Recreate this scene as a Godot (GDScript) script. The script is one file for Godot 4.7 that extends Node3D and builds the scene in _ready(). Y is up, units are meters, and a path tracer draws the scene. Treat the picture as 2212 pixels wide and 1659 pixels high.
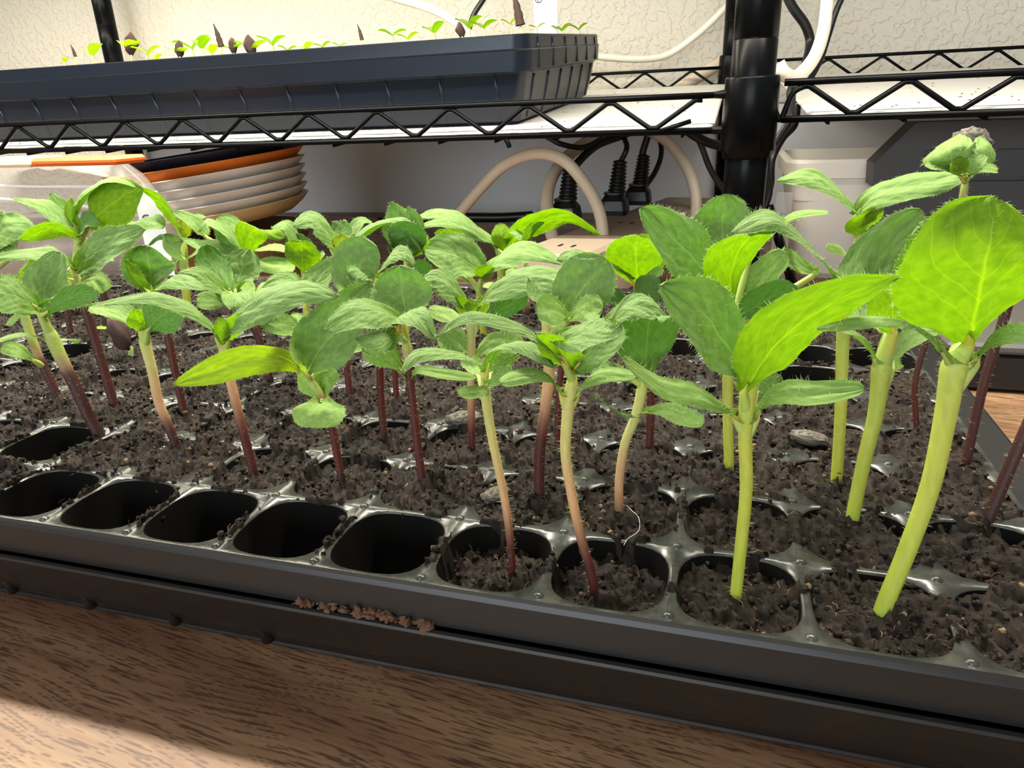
extends Node3D
# Sunflower seedlings in a cell tray on a wooden table, wire shelving with a second tray behind. Metres, y up, table top at y = 0.

const PITCH := 0.026        # cell spacing of the tray
const DECK := 0.038         # height of the cell tray's deck
var M := {}
var used := {}
var rng := RandomNumberGenerator.new()
var n_low := FastNoiseLite.new()
var n_mid := FastNoiseLite.new()
var n_fine := FastNoiseLite.new()


func _ready() -> void:
	rng.seed = 7
	setup_view()
	setup_lights()
	make_noise()
	make_materials()
	build_room()
	build_table()
	build_racks()
	build_clutter()
	build_cables()
	build_upper_tray()
	build_cell_tray()
	build_seedlings()
	build_soil()
	build_small_things()


# ------------------------------------------------------------------ view and light
func setup_view() -> void:
	var cam := Camera3D.new()
	cam.name = "camera"
	cam.fov = rad_to_deg(2.0 * atan(829.5 / 1534.0))
	cam.near = 0.01
	cam.far = 20.0
	cam.transform = Transform3D(Basis(Vector3(0.95888, -0.037045, -0.281383), Vector3(-0.068008, 0.932569, -0.354529), Vector3(0.275542, 0.359087, 0.891702)), Vector3(0.03192, 0.13071, 0.11391))
	add_child(cam)
	cam.current = true
	var env := Environment.new()
	env.background_mode = Environment.BG_COLOR
	env.background_color = Color(0.02, 0.02, 0.02)
	env.tonemap_mode = Environment.TONE_MAPPER_LINEAR
	env.tonemap_exposure = 1.0
	env.sdfgi_enabled = true
	env.ssao_enabled = true
	env.ssil_enabled = true
	var we := WorldEnvironment.new()
	we.name = "world"
	we.environment = env
	add_child(we)


func setup_lights() -> void:
	grow_light(Vector3(-0.22, 0.42, -0.205), 0.95, 0.03, 1.05, Color(1.0, 0.97, 0.90), "white LED grow light bar hanging over the front seedling tray")
	grow_light(Vector3(-0.68, 0.38, -0.56), 0.95, 0.05, 0.62, Color(1.0, 0.96, 0.87), "white LED grow light bar hanging over the rear shelf tray")
	fill_window()
	added_fill_lamp(Vector3(-0.3, 1.63, 1.2), 0.9, 0.75, Color(1.0, 0.96, 0.92))


func fill_window() -> void:
	# added low fill light behind the camera, shaped as a lit window
	var g := StandardMaterial3D.new()
	g.albedo_color = Color(1, 1, 1)
	g.emission_enabled = true
	g.emission = Color(0.93, 0.97, 1.0)
	g.emission_energy_multiplier = 1.2
	var frame := plain(Color(0.9, 0.9, 0.9), 0.5)
	var w := thing("window_1", "added fill light in the form of a white framed window behind the camera", "window", Vector3(-0.3, 0.45, 2.38))
	w.set_meta("kind", "structure")
	var st := begin()
	bevel_box(st, Vector3(0, 0, 0.005), Vector3(1.5, 1.0, 0.01), 0.001)
	done(st, "fill_pane", g, w)
	for q in [[0.0, 0.53, 1.62, 0.06], [0.0, -0.53, 1.62, 0.06], [0.78, 0.0, 0.06, 1.0], [-0.78, 0.0, 0.06, 1.0], [0.0, 0.0, 0.04, 1.0]]:
		st = begin()
		bevel_box(st, Vector3(q[0], q[1], -0.005), Vector3(q[2], q[3], 0.03), 0.004)
		done(st, "fill_window_frame", frame, w)
	var a := AreaLight3D.new()
	a.name = "window_fill"
	a.area_size = Vector2(1.5, 1.0)
	a.light_color = Color(0.93, 0.97, 1.0)
	a.light_energy = 3.7
	a.area_range = 8.0
	a.area_attenuation = 2.0
	a.shadow_enabled = true
	w.add_child(a)
	a.position = Vector3(0, 0, -0.03)


func grow_light(at: Vector3, length: float, width: float, energy: float, tone: Color, label: String) -> void:
	var t := thing("grow_light", label, "lamp", at)
	var m := StandardMaterial3D.new()
	m.albedo_color = Color(0.85, 0.85, 0.85)
	m.roughness = 0.5
	var g := StandardMaterial3D.new()
	g.albedo_color = Color(1, 1, 1)
	g.emission_enabled = true
	g.emission = tone
	g.emission_energy_multiplier = 1.5
	var st := begin()
	bevel_box(st, Vector3(0, 0.014, 0), Vector3(length + 0.02, 0.02, width + 0.02), 0.003)
	done(st, "housing", m, t)
	st = begin()
	bevel_box(st, Vector3(0, 0.002, 0), Vector3(length, 0.004, width), 0.001)
	done(st, "diffuser", g, t)
	for s in [-0.4, 0.4]:
		st = begin()
		tube(st, [Vector3(s * length, 0.02, 0), Vector3(s * length, 1.65 - at.y, 0)], [0.001, 0.001], 6)
		done(st, "hanging_wire", m, t)
	var a := AreaLight3D.new()
	a.name = "grow_light_glow"
	a.area_size = Vector2(length, width)
	a.light_color = tone
	a.light_energy = energy
	a.area_range = 6.0
	a.area_attenuation = 2.0
	a.shadow_enabled = true
	t.add_child(a)
	a.position = Vector3(0, -0.004, 0)
	a.rotation.x = -PI / 2


func added_fill_lamp(at: Vector3, side: float, energy: float, tone: Color) -> void:  # added overhead fill light, built like a ceiling lamp
	var t := thing("added_fill_lamp", "added square fill light on the ceiling behind the camera", "lamp", at)
	var g := StandardMaterial3D.new()
	g.albedo_color = Color(1, 1, 1)
	g.emission_enabled = true
	g.emission = tone
	g.emission_energy_multiplier = 1.0
	var m := StandardMaterial3D.new()
	m.albedo_color = Color(0.8, 0.8, 0.8)
	var st := begin()
	bevel_box(st, Vector3(0, 0.01, 0), Vector3(side + 0.05, 0.03, side + 0.05), 0.004)
	done(st, "fill_lamp_frame", m, t)
	st = begin()
	bevel_box(st, Vector3(0, -0.007, 0), Vector3(side, 0.008, side), 0.002)
	done(st, "fill_lamp_diffuser", g, t)
	var a := AreaLight3D.new()
	a.name = "fill_lamp_glow"
	a.area_size = Vector2(side, side)
	a.light_color = tone
	a.light_energy = energy
	a.area_range = 8.0
	a.area_attenuation = 2.0
	a.shadow_enabled = true
	t.add_child(a)
	a.position = Vector3(0, -0.015, 0)
	a.rotation.x = -PI / 2


# ------------------------------------------------------------------ naming helpers
func numbered(called: String) -> String:
	if not used.has(called):
		used[called] = 0
		return called
	used[called] += 1
	return "%s_%03d" % [called, used[called]]


func thing(called: String, label: String, category: String, at := Vector3.ZERO, group := "") -> Node3D:
	var o := Node3D.new()
	o.name = numbered(called)
	add_child(o)
	o.position = at
	tag(o, label, category, group)
	return o


func tag(o: Node, label: String, category: String, group := "") -> Node:
	o.set_meta("label", label)
	o.set_meta("category", category)
	if group:
		o.set_meta("group", group)
	return o


func begin() -> SurfaceTool:
	var st := SurfaceTool.new()
	st.begin(Mesh.PRIMITIVE_TRIANGLES)
	st.set_smooth_group(0)
	return st


func finish(st: SurfaceTool) -> ArrayMesh:
	st.generate_normals()
	return st.commit()


func part(called: String, mesh: Mesh, mat: Material, parent: Node3D = null) -> MeshInstance3D:
	var o := MeshInstance3D.new()
	o.name = called if parent else numbered(called)
	o.mesh = mesh
	o.material_override = mat
	(parent if parent else self).add_child(o, true)
	return o


func done(st: SurfaceTool, called: String, mat: Material, parent: Node3D = null) -> MeshInstance3D:
	return part(called, finish(st), mat, parent)


func structure(st: SurfaceTool, called: String, mat: Material) -> MeshInstance3D:
	var o := done(st, called, mat)
	o.set_meta("kind", "structure")
	return o


# ------------------------------------------------------------------ shape helpers
func quad(st: SurfaceTool, a: Vector3, b: Vector3, c: Vector3, d: Vector3) -> void:
	for v in [a, b, c, a, c, d]:
		st.add_vertex(v)


func rings(st: SurfaceTool, list: Array, closed := true, cap_first := false, cap_last := false) -> void:
	# joins successive rings of points; indices keep the surface smooth
	var n: int = list[0].size()
	var base := counter
	for i in list.size():
		for k in n:
			st.set_uv(Vector2(float(k) / n, float(i) / maxf(1.0, list.size() - 1)))
			st.add_vertex(list[i][k])
			counter += 1
	var m := n if closed else n - 1
	for i in list.size() - 1:
		for k in m:
			var a := base + i * n + k
			var b := base + i * n + (k + 1) % n
			var c := a + n
			var d := b + n
			for v in [a, b, c, b, d, c]:
				st.add_index(v)
	for side in [0, 1]:
		if (side == 0 and cap_first) or (side == 1 and cap_last):
			var row: int = 0 if side == 0 else list.size() - 1
			var mid := Vector3.ZERO
			for k in n:
				mid += list[row][k]
			var first := counter
			st.set_smooth_group(1 + side)
			for k in n:
				st.add_vertex(list[row][k])
			st.add_vertex(mid / n)
			counter += n + 1
			for k in m:
				var tri := [first + k, first + n, first + (k + 1) % n] if side == 0 else [first + k, first + (k + 1) % n, first + n]
				for v in tri:
					st.add_index(v)
			st.set_smooth_group(0)


var counter := 0


func crisp(st: SurfaceTool, list: Array, cap_first := false, cap_last := false) -> void:
	# like rings(), but every band keeps its own edge
	var n := list.size()
	for i in n - 1:
		st.set_smooth_group(3 + i % 2)
		rings(st, [list[i], list[i + 1]], true, cap_first and i == 0, cap_last and i == n - 2)
	st.set_smooth_group(0)


func solid() -> SurfaceTool:
	counter = 0
	return begin()


func frame_of(t: Vector3) -> Array:
	var side := t.cross(Vector3.UP)
	if side.length() < 0.1:
		side = t.cross(Vector3.RIGHT)
	side = side.normalized()
	return [side, side.cross(t).normalized()]


func tube_rings(pts: Array, radii: Array, segs: int) -> Array:
	var out := []
	var side := Vector3.ZERO
	for i in pts.size():
		var t: Vector3 = (pts[mini(i + 1, pts.size() - 1)] - pts[maxi(i - 1, 0)]).normalized()
		if i == 0:
			side = frame_of(t)[0]
		side = (side - t * side.dot(t)).normalized()
		var up := t.cross(side)
		var ring := PackedVector3Array()
		var r: float = radii[mini(i, radii.size() - 1)]
		for k in segs:
			var a := TAU * k / segs
			ring.append(pts[i] + (side * cos(a) + up * sin(a)) * r)
		out.append(ring)
	return out


func tube(st: SurfaceTool, pts: Array, radii: Array, segs := 8) -> void:
	# flat-list variant for tools that hold unindexed triangles
	var rr := tube_rings(pts, radii, segs)
	for i in rr.size() - 1:
		for k in segs:
			quad(st, rr[i][k], rr[i][(k + 1) % segs], rr[i + 1][(k + 1) % segs], rr[i + 1][k])
	for e in [0, rr.size() - 1]:
		for k in range(1, segs - 1):
			var tri := [rr[e][0], rr[e][k + 1], rr[e][k]] if e == 0 else [rr[e][0], rr[e][k], rr[e][k + 1]]
			for v in tri:
				st.add_vertex(v)


func smooth_path(pts: Array, per := 6) -> Array:
	var out := []
	var n := pts.size()
	for i in n - 1:
		var p0: Vector3 = pts[maxi(i - 1, 0)]
		var p3: Vector3 = pts[mini(i + 2, n - 1)]
		for k in per:
			out.append(pts[i].cubic_interpolate(pts[i + 1], p0, p3, float(k) / per))
	out.append(pts[n - 1])
	return out


func bevel_box(st: SurfaceTool, c: Vector3, size: Vector3, b: float) -> void:
	st.set_smooth_group(-1)
	var h := size / 2.0
	var pts := []
	for axis in 3:
		for s in [-1.0, 1.0]:
			var a1 := (axis + 1) % 3
			var a2 := (axis + 2) % 3
			var face := []
			for q in [[-1, -1], [1, -1], [1, 1], [-1, 1]]:
				var v := Vector3.ZERO
				v[axis] = s * h[axis]
				v[a1] = q[0] * (h[a1] - b)
				v[a2] = q[1] * (h[a2] - b)
				face.append(c + v)
			if s > 0:
				face.reverse()
			quad(st, face[0], face[1], face[2], face[3])
	for axis in 3:       # edge chamfers run along the axis
		var a1 := (axis + 1) % 3
		var a2 := (axis + 2) % 3
		for q in [[-1, -1], [1, -1], [1, 1], [-1, 1]]:
			var f := []
			for e in [[-1, 0], [1, 0], [1, 1], [-1, 1]]:
				var v := Vector3.ZERO
				v[axis] = e[0] * (h[axis] - b)
				v[a1] = q[0] * (h[a1] - (b if e[1] == 1 else 0.0))
				v[a2] = q[1] * (h[a2] - (0.0 if e[1] == 1 else b))
				f.append(c + v)
			if q[0] * q[1] > 0:
				f.reverse()
			quad(st, f[0], f[1], f[2], f[3])
	for sx in [-1, 1]:
		for sy in [-1, 1]:
			for sz in [-1, 1]:
				var s3 := Vector3(sx, sy, sz)
				var t3 := []
				for axis in 3:
					var v := s3 * (h - Vector3(b, b, b))
					v[axis] = s3[axis] * h[axis]
					t3.append(c + v)
				if sx * sy * sz > 0:
					t3.reverse()
				for v in t3:
					st.add_vertex(v)


func rrect(x0: float, x1: float, z0: float, z1: float, rad: float, y: float, per := 6) -> PackedVector3Array:
	var out := PackedVector3Array()
	var mid := [[x1 - rad, z1 - rad, 0.0], [x0 + rad, z1 - rad, PI / 2], [x0 + rad, z0 + rad, PI], [x1 - rad, z0 + rad, PI * 1.5]]
	for c in mid:
		for k in per + 1:
			var a: float = c[2] + PI / 2 * k / per
			out.append(Vector3(c[0] + cos(a) * rad, y, c[1] + sin(a) * rad))
	return out


func lathe(st: SurfaceTool, profile: Array, segs := 32, at := Vector3.ZERO, basis := Basis()) -> void:
	var list := []
	for p in profile:
		var ring := PackedVector3Array()
		for k in segs:
			var a := TAU * k / segs
			ring.append(at + basis * Vector3(cos(a) * p.x, p.y, sin(a) * p.x))
		list.append(ring)
	rings(st, list)


# ------------------------------------------------------------------ noise and materials
func make_noise() -> void:
	for pair in [[n_low, 90.0, 3], [n_mid, 320.0, 3], [n_fine, 1400.0, 2]]:
		var n: FastNoiseLite = pair[0]
		n.noise_type = FastNoiseLite.TYPE_SIMPLEX_SMOOTH
		n.seed = 11 + int(pair[1])
		n.frequency = pair[1]
		n.fractal_type = FastNoiseLite.FRACTAL_FBM
		n.fractal_octaves = pair[2]


func noise_tex(size: int, freq: float, octaves: int, seed_: int, ramp := [], kind := FastNoiseLite.TYPE_SIMPLEX_SMOOTH) -> NoiseTexture2D:
	var n := FastNoiseLite.new()
	n.noise_type = kind
	n.frequency = freq
	n.fractal_octaves = octaves
	n.seed = seed_
	var t := NoiseTexture2D.new()
	t.width = size
	t.height = size
	t.seamless = true
	t.noise = n
	if ramp.size():
		var g := Gradient.new()
		g.offsets = PackedFloat32Array(ramp[0])
		g.colors = PackedColorArray(ramp[1])
		t.color_ramp = g
	return t


func plain(color: Color, rough: float, metal := 0.0) -> StandardMaterial3D:
	var m := StandardMaterial3D.new()
	m.albedo_color = color
	m.roughness = rough
	m.metallic = metal
	return m


func wood_image() -> Image:
	var w := 1024
	var h := 1024
	var im := Image.create(w, h, false, Image.FORMAT_RGB8)
	var a := FastNoiseLite.new()
	a.frequency = 1.0
	a.fractal_octaves = 4
	var b := FastNoiseLite.new()
	b.seed = 5
	b.frequency = 1.0
	b.fractal_octaves = 2
	for y in h:
		for x in w:
			var fx := float(x) / w
			var fy := float(y) / h
			var warp := b.get_noise_2d(fx * 6.0, fy * 5.0) * 0.010
			var g := a.get_noise_2d(fx * 10.0, (fy + warp) * 95.0)
			var streak := b.get_noise_2d(fx * 30.0 + 40.0, (fy + warp * 1.6) * 430.0)
			var band := b.get_noise_2d(fx * 2.4 + 9.0, fy * 9.0)
			var c := Color(0.43, 0.305, 0.225).lerp(Color(0.655, 0.535, 0.395), clampf(0.5 + band * 0.9 + g * 0.5, 0.0, 1.0))
			c = c.lerp(Color(0.36, 0.22, 0.14), clampf((g - 0.05) * 1.1, 0.0, 0.38))
			if streak > 0.20:
				c = c.lerp(Color(0.20, 0.11, 0.07), clampf((streak - 0.20) * 2.6, 0.0, 0.6))
			im.set_pixel(x, y, c)
	return im


func leaf_images(side_veins: int, strength: float) -> Array:
	# colour and relief of a leaf blade: midrib, side veins and quilting between them
	var w := 384
	var h := 512
	var col := Image.create(w, h, false, Image.FORMAT_RGB8)
	var hgt := Image.create(w, h, false, Image.FORMAT_RGB8)
	var n := FastNoiseLite.new()
	n.frequency = 0.02
	n.fractal_octaves = 3
	var f := FastNoiseLite.new()
	f.noise_type = FastNoiseLite.TYPE_CELLULAR
	f.cellular_return_type = FastNoiseLite.RETURN_DISTANCE2_SUB
	f.frequency = 0.045
	for y in h:
		for x in w:
			var u := float(x) / w * 2.0 - 1.0
			var v := float(y) / h
			var mid := exp(-pow(u / (0.030 * (1.25 - v)), 2.0))
			var q := (v - absf(u) * 0.42 - 0.12 * u * u + (0.02 if u > 0 else 0.0) + n.get_noise_2d(x * 0.5, y * 0.5) * 0.025) * side_veins
			var dist := absf(q - roundf(q)) / side_veins
			var side := exp(-pow(dist / 0.0075, 2.0)) * (1.0 - smoothstep(0.75, 1.0, absf(u)))
			if q < 0.4:
				side *= 0.3
			var net := 1.0 - smoothstep(0.0, 0.16, f.get_noise_2d(x, y) + 1.0)
			var cloud := n.get_noise_2d(x, y)
			var c := Color(0.50, 0.62, 0.36).lerp(Color(0.58, 0.69, 0.43), clampf(0.5 + cloud, 0, 1))
			c = c.lerp(Color(0.70, 0.79, 0.52), clampf(mid * 0.85 + side * 0.42 + net * 0.10, 0, 1) * strength)
			col.set_pixel(x, y, c)
			var dome := 0.5 + 0.5 * cos(TAU * (q - roundf(q)))
			var e := clampf(0.60 - dome * 0.12 - mid * 0.25 - side * 0.14 - net * 0.10 + cloud * 0.16, 0, 1)
			hgt.set_pixel(x, y, Color(e, e, e))
	return [ImageTexture.create_from_image(col), ImageTexture.create_from_image(hgt)]


func leaf_material(tex: Array, tint: Color, glow: Color, relief: float) -> StandardMaterial3D:
	var m := StandardMaterial3D.new()
	m.albedo_color = tint
	m.albedo_texture = tex[0]
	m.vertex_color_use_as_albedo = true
	m.heightmap_enabled = true
	m.heightmap_texture = tex[1]
	m.heightmap_scale = relief
	m.cull_mode = BaseMaterial3D.CULL_DISABLED
	m.roughness = 0.62
	m.backlight_enabled = true
	m.backlight = glow
	m.rim_enabled = true
	m.metallic_specular = 0.32
	m.rim = 0.10
	m.rim_tint = 0.3
	return m


func make_materials() -> void:
	var wood := StandardMaterial3D.new()
	wood.albedo_texture = ImageTexture.create_from_image(wood_image())
	wood.roughness = 0.5
	M.wood = wood
	var wall := plain(Color(0.78, 0.755, 0.70), 0.9)
	wall.heightmap_enabled = true
	wall.heightmap_texture = noise_tex(1024, 0.011, 4, 3, [[0.0, 0.42, 0.58, 1.0], [Color(0, 0, 0), Color(0.25, 0.25, 0.25), Color(0.8, 0.8, 0.8), Color(1, 1, 1)]])
	wall.heightmap_scale = 0.12
	wall.uv1_triplanar = true
	wall.uv1_world_triplanar = true
	wall.uv1_scale = Vector3(6.5, 6.5, 6.5)
	M.wall = wall
	M.white_wall = plain(Color(0.85, 0.85, 0.84), 0.9)
	M.floor = plain(Color(0.35, 0.27, 0.2), 0.7)
	M.rack = plain(Color(0.022, 0.026, 0.032), 0.3)
	M.rack.metallic_specular = 0.22
	M.rim = plain(Color(0.075, 0.073, 0.072), 0.42)
	M.panel = plain(Color(0.94, 0.94, 0.945), 0.6)
	var liner := plain(Color(0.86, 0.85, 0.82), 0.38)
	M.liner = liner
	var dusty := plain(Color(0.5, 0.5, 0.5), 0.4)
	dusty.albedo_texture = noise_tex(512, 0.018, 5, 21, [[0.0, 0.45, 0.7, 1.0], [Color(0.28, 0.30, 0.285), Color(0.40, 0.42, 0.40), Color(0.52, 0.53, 0.50), Color(0.66, 0.63, 0.57)]])
	dusty.roughness_texture = noise_tex(512, 0.03, 4, 22, [[0.0, 1.0], [Color(0.45, 0.45, 0.45), Color(0.85, 0.85, 0.85)]])
	dusty.roughness = 0.40
	dusty.uv1_triplanar = true
	dusty.uv1_world_triplanar = true
	dusty.uv1_scale = Vector3(14, 14, 14)
	M.deck = dusty
	var drip := plain(Color(0.06, 0.062, 0.065), 0.3)
	drip.roughness_texture = noise_tex(512, 0.02, 4, 23, [[0.0, 1.0], [Color(0.55, 0.55, 0.55), Color(1, 1, 1)]])
	drip.roughness = 0.5
	drip.uv1_triplanar = true
	drip.uv1_world_triplanar = true
	drip.uv1_scale = Vector3(9, 9, 9)
	M.drip = drip
	M.cup = plain(Color(0.05, 0.045, 0.04), 0.8)
	M.cup.metallic_specular = 0.2
	M.tray = plain(Color(0.045, 0.075, 0.12), 0.36)
	M.tray.metallic_specular = 0.4
	var soil := StandardMaterial3D.new()
	soil.vertex_color_use_as_albedo = true
	soil.roughness = 0.75
	soil.metallic_specular = 0.35
	M.soil = soil
	var lt := leaf_images(6, 1.0)
	var ct := leaf_images(3, 0.35)
	M.leaf = [
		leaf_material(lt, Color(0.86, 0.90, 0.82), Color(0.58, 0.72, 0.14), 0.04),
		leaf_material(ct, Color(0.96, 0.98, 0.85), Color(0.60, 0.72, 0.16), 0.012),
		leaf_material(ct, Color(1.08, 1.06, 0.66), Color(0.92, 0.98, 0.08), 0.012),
		leaf_material(lt, Color(0.90, 0.95, 0.42), Color(0.90, 1.0, 0.03), 0.035),  # yellower copy: light shining through the blade is put into its colour
		leaf_material(lt, Color(0.72, 0.82, 0.70), Color(0.42, 0.56, 0.08), 0.04),  # darker copy for leaves in shade, the shade put into its colour
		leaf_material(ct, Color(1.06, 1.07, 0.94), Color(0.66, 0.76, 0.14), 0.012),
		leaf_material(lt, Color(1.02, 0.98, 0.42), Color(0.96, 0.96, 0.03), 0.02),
	]
	var stem := StandardMaterial3D.new()
	stem.vertex_color_use_as_albedo = true
	stem.roughness = 0.55
	stem.subsurf_scatter_enabled = true
	stem.subsurf_scatter_strength = 0.12
	stem.backlight_enabled = true
	stem.backlight = Color(0.3, 0.3, 0.12)
	M.stem = stem
	var hair := plain(Color(0.72, 0.82, 0.52), 0.7)
	hair.cull_mode = BaseMaterial3D.CULL_DISABLED
	hair.backlight_enabled = true
	hair.backlight = Color(0.8, 0.8, 0.7)
	M.hair = hair
	M.cable_beige = plain(Color(0.80, 0.74, 0.65), 0.5)
	M.cable_white = plain(Color(0.88, 0.86, 0.80), 0.45)
	M.cable_black = plain(Color(0.04, 0.045, 0.05), 0.4)
	M.strip = plain(Color(0.60, 0.54, 0.475), 0.55)
	M.bin = plain(Color(0.90, 0.87, 0.82), 0.5)
	M.box = plain(Color(0.20, 0.195, 0.19), 0.55)
	M.tag = plain(Color(0.93, 0.93, 0.94), 0.5)
	M.ink = plain(Color(0.35, 0.20, 0.35), 0.6)
	M.hull = plain(Color(0.23, 0.15, 0.12), 0.8)
	M.hull_grey = plain(Color(0.42, 0.40, 0.37), 0.8)
	M.hull_grey.albedo_texture = noise_tex(128, 0.06, 3, 41, [[0.0, 0.45, 0.6, 1.0], [Color(0.35, 0.33, 0.3), Color(0.7, 0.68, 0.64), Color(1, 1, 0.97), Color(1, 1, 1)]])
	M.sprout_stem = plain(Color(0.66, 0.74, 0.45), 0.5)
	M.spill = plain(Color(0.36, 0.25, 0.17), 0.9)


# ------------------------------------------------------------------ room and table
func slab(called: String, lo: Vector3, hi: Vector3, mat: Material) -> void:
	var st := begin()
	bevel_box(st, (lo + hi) / 2.0, hi - lo, 0.002)
	structure(st, called, mat)


func build_room() -> void:
	slab("wall_back", Vector3(-1.9, -0.78, -1.00), Vector3(1.9, 1.7, -0.87), M.wall)
	slab("wall_left", Vector3(-2.0, -0.78, -0.87), Vector3(-1.9, 1.7, 2.4), M.white_wall)
	slab("wall_right", Vector3(1.9, -0.78, -0.87), Vector3(2.0, 1.7, 2.4), M.white_wall)
	slab("wall_front", Vector3(-2.0, -0.78, 2.4), Vector3(2.0, 1.7, 2.5), M.white_wall)
	slab("floor", Vector3(-2.0, -0.86, -1.0), Vector3(2.0, -0.78, 2.5), M.floor)
	slab("ceiling", Vector3(-2.0, 1.7, -1.0), Vector3(2.0, 1.8, 2.5), M.white_wall)


func build_table() -> void:
	var t := thing("wooden_table", "brown wood grain table top under the seedling tray", "table")
	var st := begin()
	# top face carries the grain along x; edges follow
	var x0 := -1.1
	var x1 := 1.1
	var z0 := -0.862
	var z1 := 0.42
	var th := 0.03
	st.set_smooth_group(-1)
	var c := [Vector3(x0, 0, z0), Vector3(x1, 0, z0), Vector3(x1, 0, z1), Vector3(x0, 0, z1)]
	var lower := []
	for v in c:
		lower.append(v - Vector3(0, th, 0))
	var turn := 0.10
	for tri in [[c[0], c[1], c[2]], [c[0], c[2], c[3]], [c[3], c[2], lower[2]], [c[3], lower[2], lower[3]], [c[1], c[0], lower[0]], [c[1], lower[0], lower[1]],
			[c[2], c[1], lower[1]], [c[2], lower[1], lower[2]], [c[0], c[3], lower[3]], [c[0], lower[3], lower[0]], [lower[3], lower[2], lower[1]], [lower[3], lower[1], lower[0]]]:
		for v in tri:
			st.set_uv(Vector2((v.x * cos(turn) + v.z * sin(turn)) * 1.6 + 0.5, (v.z * cos(turn) - v.x * sin(turn) - v.y) * 3.1 + 0.66))
			st.add_vertex(v)
	done(st, "table_top", M.wood, t)
	for sx in [-1.02, 1.02]:
		for sz in [-0.5, 0.66]:
			st = begin()
			bevel_box(st, Vector3(sx, -0.405, sz), Vector3(0.06, 0.75, 0.06), 0.004)
			done(st, "table_leg", M.floor, t)


# ------------------------------------------------------------------ wire shelving
const TILT := 0.074
const PIVOT := Vector3(0, 0.1145, -0.3684)


func tilted(x: float, y: float, back: float) -> Vector3:
	# shelf coordinates: height above the shelf wires, distance behind the front rail; the shelf rises to the back
	return PIVOT + Vector3(x, 0, 0) + Basis(Vector3.RIGHT, TILT) * Vector3(0, y, -back)


func truss(t: Node3D, x0: float, x1: float, back: float, lift: float, first: float, r: float) -> void:
	var st := begin()
	tube(st, smooth_path([tilted(x0, 0.0205 + lift, back), tilted((x0 + x1) / 2, 0.0205 + lift, back), tilted(x1, 0.0205 + lift, back)], 4), [r], 10)
	done(st, "top_rail", M.rack, t)
	st = begin()
	tube(st, [tilted(x0, lift, back), tilted((x0 + x1) / 2, lift, back), tilted(x1, lift, back)], [r], 10)
	done(st, "bottom_rail", M.rack, t)
	st = begin()
	var pts := []
	var x := first
	var up := true
	while x < x1 - 0.004:
		if x > x0 + 0.002:
			var y := 0.0185 if up else 0.002
			for d in [-0.0022, 0.0022]:
				pts.append(tilted(x + d, y + lift - (0.0006 if up else -0.0006), back))
		up = not up
		x += 0.02715
	tube(st, pts, [r * 0.78], 8)
	done(st, "zigzag_wire", M.rack, t)


func post(t: Node3D, at: Vector3, y0: float, y1: float, collar_y: float) -> void:
	var st := solid()
	var prof := [Vector2(0.0, y0), Vector2(0.0127, y0)]
	var y := y0 + 0.012
	while y < y1:
		prof.append_array([Vector2(0.0127, y - 0.0006), Vector2(0.0121, y), Vector2(0.0127, y + 0.0006)])
		y += 0.0254 * 2
	prof.append_array([Vector2(0.0127, y1), Vector2(0.0, y1)])
	lathe(st, prof, 28, Vector3(at.x, 0, at.z))
	var p := done(st, "post", M.rack, t)
	st = solid()
	lathe(st, [Vector2(0.0125, collar_y - 0.024), Vector2(0.0145, collar_y - 0.024), Vector2(0.0148, collar_y - 0.020), Vector2(0.0164, collar_y - 0.019), Vector2(0.0158, collar_y + 0.021), Vector2(0.0152, collar_y + 0.0225), Vector2(0.0125, collar_y + 0.0225)], 28, Vector3(at.x, 0, at.z))
	done(st, "collar", M.rack, p)


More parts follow.
